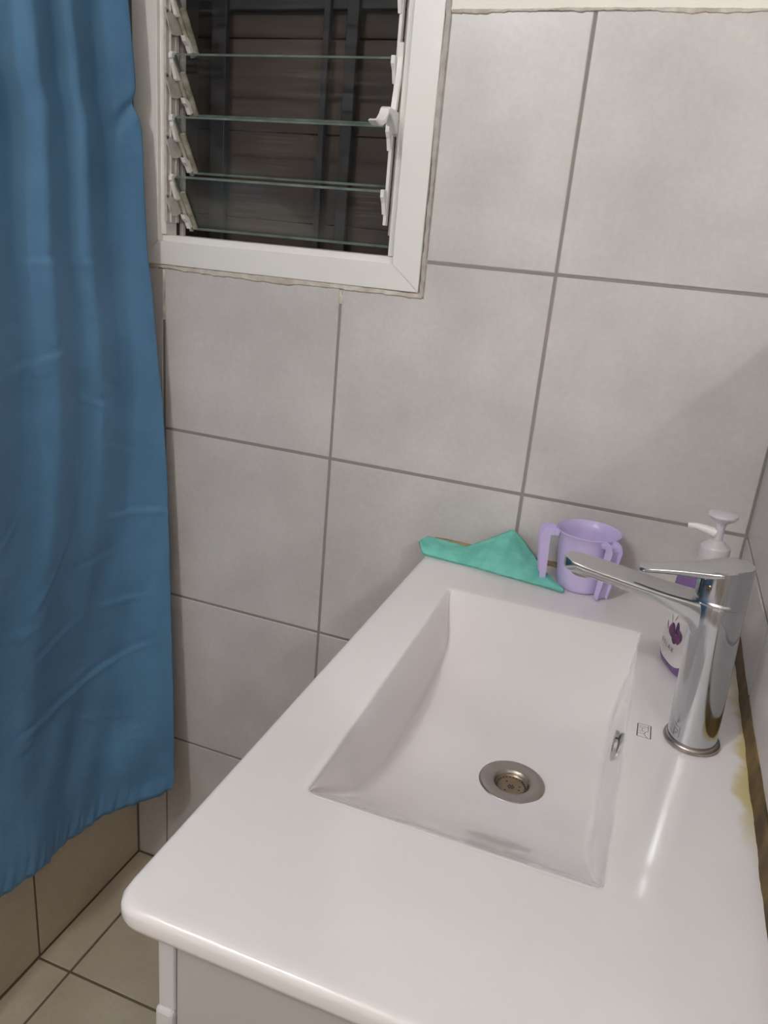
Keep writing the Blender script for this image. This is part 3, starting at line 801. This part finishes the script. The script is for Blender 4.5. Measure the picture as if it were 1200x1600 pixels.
# cap with lever: teardrop plan, sloped top
cx, cy = FB.x - 0.0058, FB.y
def tear(zfun, grow=0.0, n=96, tipx=-0.1425, tipr=0.0075):
    R_ = []
    r0 = 0.0243 + grow
    for k in range(n):
        a = 2 * math.pi * k / n
        x_, y_ = cx + r0 * math.cos(a), cy + r0 * math.sin(a)
        R_.append((x_, y_, a))
    return R_
cap_rings = []
for z_, g_ in ((0.1645, -0.0015), (0.1652, 0.0), (0.172, 0.0), (0.178, 0.0)):
    cap_rings.append([Vector((cx + (0.0243 + g_) * math.cos(2 * math.pi * k / 72), cy + (0.0243 + g_) * math.sin(2 * math.pi * k / 72), TZ + z_)) for k in range(72)])
def top_z(x_):   # top face slopes from the back rim down along the lever
    return 0.2005 if x_ > cx + 0.012 else 0.2005 - (cx + 0.012 - x_) * 0.23
for g_, dz in ((0.0, -0.0012), (-0.0012, 0.0)):
    cap_rings.append([Vector((cx + (0.0243 + g_) * math.cos(2 * math.pi * k / 72), cy + (0.0243 + g_) * math.sin(2 * math.pi * k / 72), TZ + top_z(cx + 0.0243 * math.cos(2 * math.pi * k / 72)) + dz)) for k in range(72)])
cap_o = obj('lever_cap', loft(cap_rings), M['chrome'], fa, smooth=35)
LVs = []
for x_, hw, th in ((cx - 0.004, 0.0242, 0.010), (cx - 0.012, 0.0228, 0.010), (cx - 0.022, 0.0196, 0.0095), (cx - 0.032, 0.0166, 0.0085), (cx - 0.045, 0.0136, 0.0072), (cx - 0.058, 0.0114, 0.0062), (cx - 0.068, 0.0100, 0.0056), (cx - 0.074, 0.0088, 0.0052), (cx - 0.0775, 0.0066, 0.0046), (cx - 0.0790, 0.0030, 0.0036)):
    zt = top_z(x_) + 0.0002
    LVs.append(section(x_, cy, hw, zt, zt - th, 36, 5.0))
obj('lever', loft(LVs), M['chrome'], cap_o, smooth=45)
# index screw on the cap front-left
a_ = math.radians(232); cpos = Vector((cx + 0.0240 * math.cos(a_), cy + 0.0240 * math.sin(a_), TZ + 0.1775)); nn = Vector((math.cos(a_), math.sin(a_), 0)); tt = Vector((-nn.y, nn.x, 0))
sr = [[cpos + nn * d_ + tt * r_ * math.cos(2 * math.pi * k / 20) + Vector((0, 0, 1)) * r_ * math.sin(2 * math.pi * k / 20) for k in range(20)] for r_, d_ in ((0.0034, 0.0), (0.0034, 0.0012), (0.0024, 0.0014), (0.0020, 0.0006), (0.0004, 0.0006))]
obj('set_screw', loft(sr), M['strainer'], cap_o, smooth=40)
# engraved monogram near the foot of the column
def colmap(p):
    a = math.radians(226) + p.x / 0.0243
    q = Vector((FB.x + 0.02440 * math.cos(a), FB.y + 0.02440 * math.sin(a), TZ + p.y)); return ft(q)
line_strips([[(-0.0035, 0.0265), (-0.001, 0.0240), (0.0035, 0.0238), (0.0035, 0.0125), (-0.0035, 0.0125), (-0.0035, 0.0200)], [(-0.0030, 0.0205), (0.0005, 0.0200), (0.0018, 0.0180), (0.0005, 0.0160), (-0.0020, 0.0158)]],
            colmap, 0.00045, 'ink', 'engraved_monogram', fa)
place(fa)

# ---------------------------------------------------------------- soap bottle
BC = Vector((-0.066, -0.246, TZ)); WD = Vector((0.41, -0.912, 0)); ND = Vector((-0.912, -0.41, 0))
HW, HD, PW = 0.040, 0.0225, 3.0
bo = thing('soap_bottle', 'purple liquid soap pump bottle with white floral label behind the faucet', 'bottle', loc=BC)
def bsec(z, s=1.0, hw=HW, hd=HD, pw=PW, n=64, c=BC):
    R_ = []
    for k in range(n):
        a = 2 * math.pi * k / n; ca, sa = math.cos(a), math.sin(a)
        R_.append(c + WD * (s * hw * math.copysign(abs(ca) ** (2 / pw), ca)) + ND * (s * hd * math.copysign(abs(sa) ** (2 / pw), sa)) + Vector((0, 0, z)))
    return R_
prof = [(0.0008, 0.80), (0.002, 0.90), (0.006, 0.965), (0.012, 1.0), (0.101, 1.0), (0.109, 0.975), (0.115, 0.90), (0.119, 0.76), (0.1215, 0.60)]
RS = [bsec(z_, s_) for z_, s_ in prof]
for z_, rr in ((0.1225, 0.0135), (0.1240, 0.0125)):
    RS.append([BC + WD * rr * math.cos(2 * math.pi * k / 64) + ND * rr * math.sin(2 * math.pi * k / 64) + Vector((0, 0, z_)) for k in range(64)])
obj('bottle_body', loft(RS), M['bottle'], bo, smooth=60)
obj('bottle_neck', lathe([(0.0125, TZ + 0.1238), (0.0125, TZ + 0.1450)], BC.x, BC.y, 40), M['cap_clear'], bo, smooth=50)
def fpt(t, z, eps=0.0004):
    d_ = HD * (1 - min(0.999, abs(t / HW)) ** PW) ** (1 / PW)
    return BC + WD * t + ND * (d_ + eps) + Vector((0, 0, z))
lb = bmesh.new(); nt_, nz_ = 40, 30; g_ = []
LW = 0.0345
for i in range(nt_ + 1):
    t = -LW + 2 * LW * i / nt_
    ub = abs(t) / LW
    zb = 0.0105 + 0.022 * (1 - (1 - min(1, ub) ** 3.2) ** (1 / 2.2)); zt = 0.101
    g_.append([lb.verts.new(fpt(t, zb + (zt - zb) * j / nz_)) for j in range(nz_ + 1)])
for i in range(nt_):
    for j in range(nz_):
        lb.faces.new((g_[i][j], g_[i + 1][j], g_[i + 1][j + 1], g_[i][j + 1]))
label_o = obj('label', lb, M['label'], bo, smooth=True)
# lettering on the label
def text_mesh(txt, size, t0, z0, name, spacing=1.35, eps=0.0008, mt='ink'):
    cu = bpy.data.curves.new('txt', 'FONT'); cu.body = txt; cu.size = size; cu.space_character = spacing; cu.resolution_u = 2
    to = bpy.data.objects.new('txt', cu); C.objects.link(to)
    bpy.context.view_layer.update()
    me = bpy.data.meshes.new_from_object(to.evaluated_get(bpy.context.evaluated_depsgraph_get()))
    bpy.data.objects.remove(to, do_unlink=True)
    bm_ = bmesh.new(); bm_.from_mesh(me)
    for v in bm_.verts:
        v.co = fpt(t0 + v.co.x, z0 + v.co.y, eps)
    return obj(name, bm_, M[mt], label_o)
text_mesh('RELAX', 0.0082, -0.0235, 0.0262, 'lettering', 1.55)
text_mesh('a. m', 0.0038, -0.0235, 0.0210, 'lettering', 1.2)
def blob(poly, eps, mt, name='flower_print'):
    b_ = bmesh.new(); b_.faces.new([b_.verts.new(fpt(t, z, eps)) for t, z in poly])
    bmesh.ops.triangulate(b_, faces=b_.faces)
    return obj(name, b_, M[mt], label_o)
def ell(cx_, cz_, a, b, rot, n=20, wob=0.12):
    P = []
    for k in range(n):
        th = 2 * math.pi * k / n; w_ = 1 + wob * math.sin(3 * th + cx_ * 900)
        x_, z_ = a * w_ * math.cos(th), b * w_ * math.sin(th)
        P.append((cx_ + x_ * math.cos(rot) - z_ * math.sin(rot), cz_ + x_ * math.sin(rot) + z_ * math.cos(rot)))
    return P
blob(ell(-0.0020, 0.0505, 0.0085, 0.0095, 0.3), 0.0007, 'petal')
blob(ell(0.0060, 0.0440, 0.0080, 0.0060, -0.3), 0.0009, 'petal_dark')
blob(ell(0.0085, 0.0580, 0.0035, 0.0085, -0.15), 0.0008, 'petal_dark')
blob(ell(0.0150, 0.0500, 0.0060, 0.0090, 0.1), 0.0010, 'petal')
blob(ell(-0.0155, 0.0520, 0.0015, 0.0055, 0.45), 0.0008, 'leaf')
blob(ell(-0.0075, 0.0640, 0.0009, 0.0055, 0.35), 0.0008, 'sprig')
blob(ell(0.0020, 0.0690, 0.0007, 0.0060, -0.5), 0.0008, 'sprig')
line_strips([[(-0.0165, 0.0800), (-0.0115, 0.0800), (-0.0115, 0.0730), (-0.0165, 0.0730), (-0.0165, 0.0800)], [(-0.0160, 0.0765), (-0.0120, 0.0765)], [(-0.0150, 0.0785), (-0.0130, 0.0785)], [(-0.0140, 0.0795), (-0.0140, 0.0735)], [(-0.0155, 0.0750), (-0.0125, 0.0750)]],
            lambda p: fpt(p.x, p.y, 0.0008), 0.0007, 'ink', 'label_emblem', label_o)
# pump
PC = Vector((-0.0615, -0.240, 0))
obj('pump_collar', lathe([(0.0158, TZ + 0.1445), (0.0165, TZ + 0.1460), (0.0165, TZ + 0.1600), (0.0150, TZ + 0.1625), (0.0100, TZ + 0.1655), (0.0072, TZ + 0.169)], PC.x, PC.y, 40), M['cap_clear'], bo, smooth=45)
obj('pump_head', lathe([(0.0050, TZ + 0.1680), (0.0050, TZ + 0.186), (0.0065, TZ + 0.190), (0.0135, TZ + 0.1945), (0.0165, TZ + 0.1985), (0.0160, TZ + 0.2010), (0.0120, TZ + 0.2025)], PC.x, PC.y, 40), M['pump'], bo, smooth=45)
obj('nozzle', tube([(PC.x - 0.003, PC.y, TZ + 0.1765), (PC.x - 0.014, PC.y + 0.002, TZ + 0.1790), (PC.x - 0.026, PC.y + 0.004, TZ + 0.1800), (PC.x - 0.034, PC.y + 0.006, TZ + 0.1785)], [0.0056, 0.0046, 0.0036, 0.0028], 14), M['white_plastic'], bo, smooth=True)
place(bo)

# ---------------------------------------------------------------- two-handled cup
MC = Vector((-0.2145, -0.0560, TZ))
mu = thing('washing_cup', 'lilac plastic two-handled washing cup standing by the turquoise cloth', 'cup', loc=MC)
def cring(z, rr, n=72):
    return [MC + Vector((rr * math.cos(2 * math.pi * k / n), rr * math.sin(2 * math.pi * k / n), z)) for k in range(n)]
cp = [(0.0008, 0.0325), (0.0022, 0.0345), (0.006, 0.0355), (0.03, 0.0375), (0.06, 0.0400), (0.075, 0.0425), (0.086, 0.0455), (0.0875, 0.0470), (0.0890, 0.0472), (0.0896, 0.0465), (0.0885, 0.0450), (0.075, 0.0410), (0.06, 0.0385), (0.03, 0.0358), (0.006, 0.0335), (0.003, 0.030), (0.003, 0.002)]
obj('cup_body', loft([cring(z_, r_) for z_, r_ in cp]), M['lilac'], mu, smooth=50)
def cup_handle(az, reach, wdt, z_in, drop_in, nm):
    o_ = Vector((math.cos(az), math.sin(az), 0)); t_ = Vector((-o_.y, o_.x, 0))
    # side view path (radial distance, height): leaves the rim, bends, drops to just above the counter
    path = [(0.0452, 0.0835), (0.050, 0.0850), (reach - 0.006, 0.0850), (reach - 0.002, 0.0835), (reach, 0.0790), (reach + drop_in * 0.3, 0.055), (reach + drop_in * 0.7, 0.025), (reach + drop_in, z_in)]
    thick = [0.0090, 0.0105, 0.0120, 0.0140, 0.0150, 0.0130, 0.0110, 0.0080]
    hub = obj('handle', bmesh_band(path, o_, t_, wdt, 0.0013, (0.0, 0.0)), M['lilac'], mu, smooth=30)
    for s_ in (-1, 1):
        obj('handle_flange', bmesh_flange(path, thick, o_, t_, s_ * wdt / 2), M['lilac'], hub)
        lc = MC + o_ * 0.0478 + t_ * (s_ * (wdt / 2 + 0.0010)) + Vector((0, 0, 0.0845))
        n2 = 14
        lr = [[lc + o_ * (rr * math.cos(2 * math.pi * k / n2)) + t_ * (rr * 0.8 * math.sin(2 * math.pi * k / n2)) + Vector((0, 0, z_)) for k in range(n2)] for rr, z_ in ((0.0026, 0.0022), (0.0048, 0.0020), (0.0050, 0.0), (0.0034, -0.0040))]
        obj('lug', loft(lr, True, True), M['lilac'], hub, smooth=40)
def bmesh_band(path, o_, t_, wdt, th, z):
    rings_ = []
    for i, (rr, zz) in enumerate(path):
        p0 = path[max(i - 1, 0)]; p1 = path[min(i + 1, len(path) - 1)]
        d_ = Vector((p1[0] - p0[0], p1[1] - p0[1])).normalized(); n_ = Vector((-d_.y, d_.x))
        c_ = MC + o_ * rr + Vector((0, 0, zz)); nv = o_ * n_.x + Vector((0, 0, n_.y))
        rings_.append([c_ + t_ * wdt / 2 + nv * th / 2, c_ - t_ * wdt / 2 + nv * th / 2, c_ - t_ * wdt / 2 - nv * th / 2, c_ + t_ * wdt / 2 - nv * th / 2])
    return loft(rings_)
def bmesh_flange(path, thick, o_, t_, off):
    rings_ = []
    for i, (rr, zz) in enumerate(path):
        p0 = path[max(i - 1, 0)]; p1 = path[min(i + 1, len(path) - 1)]
        d_ = Vector((p1[0] - p0[0], p1[1] - p0[1])).normalized(); n_ = Vector((-d_.y, d_.x))
        c_ = MC + o_ * rr + Vector((0, 0, zz)) + t_ * off; nv = o_ * n_.x + Vector((0, 0, n_.y))
        hh = thick[i] / 2
        a0 = c_ + nv * hh; b0 = c_ - nv * hh
        rings_.append([a0 + t_ * 0.0007, a0 - t_ * 0.0007, b0 - t_ * 0.0007, b0 + t_ * 0.0007])
    return loft(rings_)
cup_handle(math.radians(197), 0.0640, 0.0190, 0.0085, -0.006, 'left')
cup_handle(math.radians(-47), 0.0600, 0.0170, 0.0030, -0.010, 'right')
place(mu)

# ---------------------------------------------------------------- turquoise cloth
clo = thing('cleaning_cloth', 'turquoise cleaning cloth folded to a triangle against the back wall tiles', 'cloth', loc=(-0.36, -0.06, TZ))
# front lower edge and upper edge polylines (x, y, z)
LOW = [(-0.4570, -0.0735, 0.0012), (-0.4200, -0.0765, 0.0010), (-0.3720, -0.0800, 0.0010), (-0.3300, -0.0865, 0.0010), (-0.2810, -0.0930, 0.0010), (-0.2560, -0.0965, 0.0010), (-0.2325, -0.1000, 0.0012)]
UP = [(-0.4690, -0.0600, 0.0160), (-0.4640, -0.0300, 0.0150), (-0.4270, -0.0220, 0.0100), (-0.4000, -0.0260, 0.0090), (-0.3680, -0.0200, 0.0260), (-0.3320, -0.0080, 0.0475), (-0.3140, -0.0120, 0.0360), (-0.2950, -0.0250, 0.0215), (-0.2700, -0.0560, 0.0100), (-0.2480, -0.0800, 0.0060), (-0.2320, -0.0960, 0.0030)]
def resample(P, n, wts=None):
    P = [Vector(p) for p in P]; L = [0]
    for a, b in zip(P, P[1:]): L.append(L[-1] + (b - a).length)
    out_ = []
    for i in range(n + 1):
        s_ = L[-1] * i / n; k = 0
        while k < len(L) - 2 and L[k + 1] < s_: k += 1
        t = (s_ - L[k]) / max(1e-9, L[k + 1] - L[k]); out_.append(P[k].lerp(P[k + 1], t))
    return out_
nn_, mm_ = 70, 18
lowr, upr = resample(LOW, nn_), resample(UP, nn_)
def cloth_mesh(dy, dz, shrink, seed):
    rnd = random.Random(seed); b_ = bmesh.new(); g_ = []
    ph = [rnd.uniform(0, 6.28) for _ in range(6)]
    for i in range(nn_ + 1):
        col = []
        for j in range(mm_ + 1):
            t = j / mm_ * shrink
            p = lowr[i].lerp(upr[i], t)
            h_ = 0.0016 * math.sin(math.pi * t) * (math.sin(i * 0.21 + ph[0]) + 0.6 * math.sin(i * 0.47 + t * 4 + ph[1])) * 0.8
            bul = 0.006 * math.sin(math.pi * min(1, t * 1.15))   # soft belly of the folded cloth
            e_ = 0.0005 * math.sin(i * 1.1 + ph[2]) if j in (0, mm_) else 0
            col.append(b_.verts.new((p.x + e_, p.y - bul * 0.6 + dy, TZ + p.z + h_ * 0.5 + bul * 0.5 + dz + abs(e_))))
        g_.append(col)
    for i in range(nn_):
        for j in range(mm_):
            b_.faces.new((g_[i][j], g_[i + 1][j], g_[i + 1][j + 1], g_[i][j + 1]))
    return b_
for dy, dz, shr, nm, sd in ((0.0, 0.0022, 1.0, 'upper_fold', 3), (0.0016, 0.0, 0.94, 'lower_fold', 5)):
    co = obj(nm, cloth_mesh(dy, dz, shr, sd), M['cloth'], clo, smooth=True)
    so = co.modifiers.new('thickness', 'SOLIDIFY'); so.thickness = 0.0016; so.offset = 0.0
place(clo)

# ---------------------------------------------------------------- shower curtain
EDGE = [(2.30, -1.028, -0.062), (2.02, -1.020, -0.060), (1.68, -1.0092, -0.0548), (1.556, -1.0014, -0.0493), (1.512, -0.9987, -0.0511), (1.480, -0.9967, -0.0404), (1.46, -0.9954, -0.0410), (1.385, -0.9907, -0.0442), (1.294, -0.9849, -0.0456), (1.239, -0.9815, -0.0395), (1.124, -0.9742, -0.0354), (1.057, -0.970, -0.0293), (0.919, -0.9613, -0.0277), (0.699, -0.9475, -0.0370), (0.569, -0.9392, -0.0432), (0.432, -0.9306, -0.0497), (0.30, -0.9225, -0.0610), (0.275, -0.9215, -0.0720)]
EZ = [e_[0] for e_ in EDGE][::-1]; EX = [e_[1] for e_ in EDGE][::-1]; EY = [e_[2] for e_ in EDGE][::-1]
LU = [0, 0.03, 0.067, 0.125, 0.18, 0.24, 0.28, 0.33, 0.40, 0.50, 0.60, 0.75, 0.9, 1.2]
LX = [0, -0.022, -0.055, -0.082, -0.094, -0.091, -0.089, -0.104, -0.109, -0.098, -0.108, -0.100, -0.108, -0.10]
UU = [0, 0.056, 0.118, 0.144, 0.197, 0.240, 0.295, 0.345, 0.395, 0.455, 0.51, 0.57, 0.62, 0.68, 0.73, 0.80, 0.86, 0.93, 1.2]
UX = [0, -0.020, -0.006, -0.016, -0.004, -0.020, -0.006, -0.022, -0.007, -0.024, -0.008, -0.026, -0.010, -0.026, -0.010, -0.026, -0.01, -0.026, -0.02]
nu, nv = 300, 420
Z0c, Z1c = 0.262, 2.27
def smooth_interp(x, xp, fp, wd):
    return (np.interp(x - wd, xp, fp) + 2 * np.interp(x, xp, fp) + np.interp(x + wd, xp, fp)) / 4
verts = []; faces = []; UZ = []
for j in range(nv + 1):
    v = j / nv
    zc_ = Z0c + (Z1c - Z0c) * (v ** 0.9)
    for i in range(nu + 1):
        uu_ = (i / nu) ** 1.15 * 1.05
        # rounded, slightly wavy hem
        hem = 0.010 * max(0, 1 - uu_ / 0.045) ** 1.6 + 0.0016 * math.sin(uu_ * 70) + 0.0012 * math.sin(uu_ * 173 + 1)
        z_ = zc_ + hem * max(0, 1 - v * 14)
        ex = np.interp(z_, EZ, EX); ey = np.interp(z_, EZ, EY)
        wv = min(1, max(0, (z_ - 0.35) / 0.85)); wv = wv * wv * (3 - 2 * wv)
        # folds drift sideways a little on the way down
        us = uu_ * (1 - 0.36 * min(0.9, max(0.0, 1.5 - z_)))
        ux = smooth_interp(us, UU, UX, 0.006); lx = smooth_interp(uu_, LU, LX, 0.02)
        x_ = ex + wv * ux * 1.35 + (1 - wv) * lx
        # low soft wrinkles
        wr = 0.0018 * math.sin(uu_ * 60 + 4 * z_) * math.sin(z_ * 9 + uu_ * 12) + 0.0012 * math.sin(z_ * 31 + uu_ * 40) * math.sin(uu_ * 23)
        x_ += wr * (0.5 + (1 - wv)) * min(1, uu_ / 0.03)
        # pinched dent close to the edge
        dn = math.exp(-((z_ - 1.497 + (uu_ - 0.0) * 0.9 - 0.02) / 0.012) ** 2) * math.exp(-(uu_ / 0.045) ** 2)
        x_ -= 0.007 * dn
        UZ.append((uu_, z_))
        x_ = max(x_, XL + 0.004)
        verts.append((float(x_), float(ey - uu_), float(z_)))
# sharp packing creases across the cloth
CR = [(0.25, 1.275, 0.10, 1.285, 1.0), (0.34, 1.13, 0.20, 1.155, 0.8), (0.20, 1.085, 0.08, 1.035, 1.0), (0.21, 0.87, 0.28, 0.75, 0.9), (0.12, 0.865, 0.0, 0.845, 1.1), (0.15, 1.0, 0.03, 0.95, 0.9),
      (0.31, 0.53, 0.03, 0.60, 1.0), (0.20, 0.78, 0.09, 0.80, 0.8), (0.10, 1.43, 0.0, 1.44, 0.6), (0.28, 0.66, 0.16, 0.71, 0.8), (0.14, 0.70, 0.04, 0.685, 0.8), (0.18, 0.50, 0.10, 0.44, 0.7), (0.42, 0.80, 0.30, 0.92, 0.7)]
rc = random.Random(21)
for _ in range(26):
    u0_, z0_ = rc.uniform(0.02, 0.85), rc.uniform(0.35, 1.25); an = rc.uniform(-0.6, 0.9); ln = rc.uniform(0.04, 0.12)
    CR.append((u0_, z0_, u0_ + ln * math.cos(an), z0_ + ln * math.sin(an), rc.uniform(0.3, 0.7)))
VV = np.array(verts); UZa = np.array(UZ)
for (ua, za, ub_, zb_, am) in CR:
    dvec = np.array([ub_ - ua, zb_ - za]); L_ = np.linalg.norm(dvec); dvec /= L_
    rel = UZa - np.array([ua, za]); s_ = rel @ dvec; d_ = rel @ np.array([-dvec[1], dvec[0]]) - 0.004 * np.sin(s_ / L_ * 3.1 + ua * 20)
    env = np.clip(np.minimum(s_ + 0.01, L_ + 0.01 - s_) / 0.03, 0, 1)
    VV[:, 0] += am * env * 1.9 * (0.0014 * np.exp(-(d_ / 0.0042) ** 2) - 0.0010 * np.exp(-((d_ + 0.010) / 0.007) ** 2))
# short puckers gathered along the stitched hem
pk_ = np.clip(1 - (UZa[:, 1] - 0.262) / 0.06, 0, 1)
VV[:, 0] += pk_ * (0.0011 * np.sin(UZa[:, 0] * 310 + 30 * UZa[:, 1]) + 0.0009 * np.sin(UZa[:, 0] * 175 + 2))
VV[:, 0] = np.maximum(VV[:, 0], XL + 0.004)
verts = [tuple(float(c) for c in v) for v in VV]
for j in range(nv):
    for i in range(nu):
        a = j * (nu + 1) + i; faces.append((a, a + 1, a + nu + 2, a + nu + 1))
cur = thing('shower_curtain', 'blue fabric shower curtain hanging along the left wall', 'curtain', loc=(-1.0, -0.55, Z0c))
cf = obj('curtain_fabric', (verts, faces), M['curtain'], cur, smooth=80)
so = cf.modifiers.new('thickness', 'SOLIDIFY'); so.thickness = 0.0008; so.offset = 0.0
# stitched hem band, a shade prouder than the cloth
hv, hf = [], []
hr = 6
for i in range(nu + 1):
    base = Vector(verts[i]); row4 = Vector(verts[5 * (nu + 1) + i])
    for k in range(hr):
        p = base.lerp(row4, k / (hr - 1)); bul = 0.0013 * math.sin(math.pi * k / (hr - 1)) + 0.0004
        pk = 0.0006 * math.sin(i * 1.7) * (k / (hr - 1))
        hv.append((p.x + bul + pk, p.y, p.z))
for i in range(nu):
    for k in range(hr - 1):
        a = i * hr + k; hf.append((a, a + hr, a + hr + 1, a + 1))
obj('hem', (hv, hf), M['curtain'], cur, smooth=80)
place(cur)
rod = thing('curtain_rod', 'white curtain rod above the blue shower curtain', 'rod', loc=(-1.03, -0.6, 2.30))
obj('rod', tube([(-1.03, -0.002, 2.30), (-1.03, -1.25, 2.30)], 0.011, 20), M['white_plastic'], rod, smooth=True)
obj('bracket', tube([(-1.03, -1.2, 2.30), (-1.0615, -1.2, 2.30)], 0.009, 16), M['white_plastic'], rod, smooth=True)
place(rod)
ring0 = None
for k in range(9):
    yk = -0.08 - 0.125 * k
    if ring0 is None:
        b_ = bmesh.new(); n1, n2 = 24, 8
        R_ = [[Vector(((0.0165 + 0.0018 * math.cos(b * 2 * math.pi / n2)) * math.cos(a * 2 * math.pi / n1), 0.0018 * math.sin(b * 2 * math.pi / n2), (0.0165 + 0.0018 * math.cos(b * 2 * math.pi / n2)) * math.sin(a * 2 * math.pi / n1))) for b in range(n2)] for a in range(n1)]
        R_.append(R_[0]); b_.free(); b_ = loft(R_, False, False)
        ring0 = obj('curtain_ring', b_, M['white_plastic'], smooth=True); rg = ring0
    else:
        rg = ring0.copy(); C.objects.link(rg)
    rg.location = (-1.03, yk, 2.2935)
    tag(rg, 'white plastic ring holding the blue curtain on its white rod', 'ring', 'curtain rings')

# ---------------------------------------------------------------- mirror over the basin (its lower edge shows as the shadow line on the tiles)
mi = thing('wall_mirror', 'plain wall mirror above the washbasin on the right wall', 'mirror', loc=(-0.001, -0.45, TZ + 0.406))
b_ = bx(-0.0050, -0.0010, -0.93, -0.012, TZ + 0.406, TZ + 1.15)
obj('mirror_back', b_, M['mirror_edge'], mi)
obj('mirror_glass', bx(-0.0062, -0.0052, -0.93, -0.012, TZ + 0.406, TZ + 1.15), M['mirror'], mi)
place(mi)

# ---------------------------------------------------------------- ceiling lamp
la = thing('ceiling_lamp', 'round glowing bulb in a white holder under the ceiling', 'lamp', loc=(LAMP.x, LAMP.y, ZC))
obj('lamp_holder', lathe([(0.035, ZC - 0.0005), (0.036, ZC - 0.006), (0.022, ZC - 0.018), (0.020, ZC - 0.048)], LAMP.x, LAMP.y, 32), M['white_plastic'], la, smooth=50)
bm_ = bmesh.new(); bmesh.ops.create_uvsphere(bm_, u_segments=32, v_segments=16, radius=0.032)
for v_ in bm_.verts: v_.co += LAMP
obj('bulb', bm_, M['glow'], la, smooth=180)
place(la)
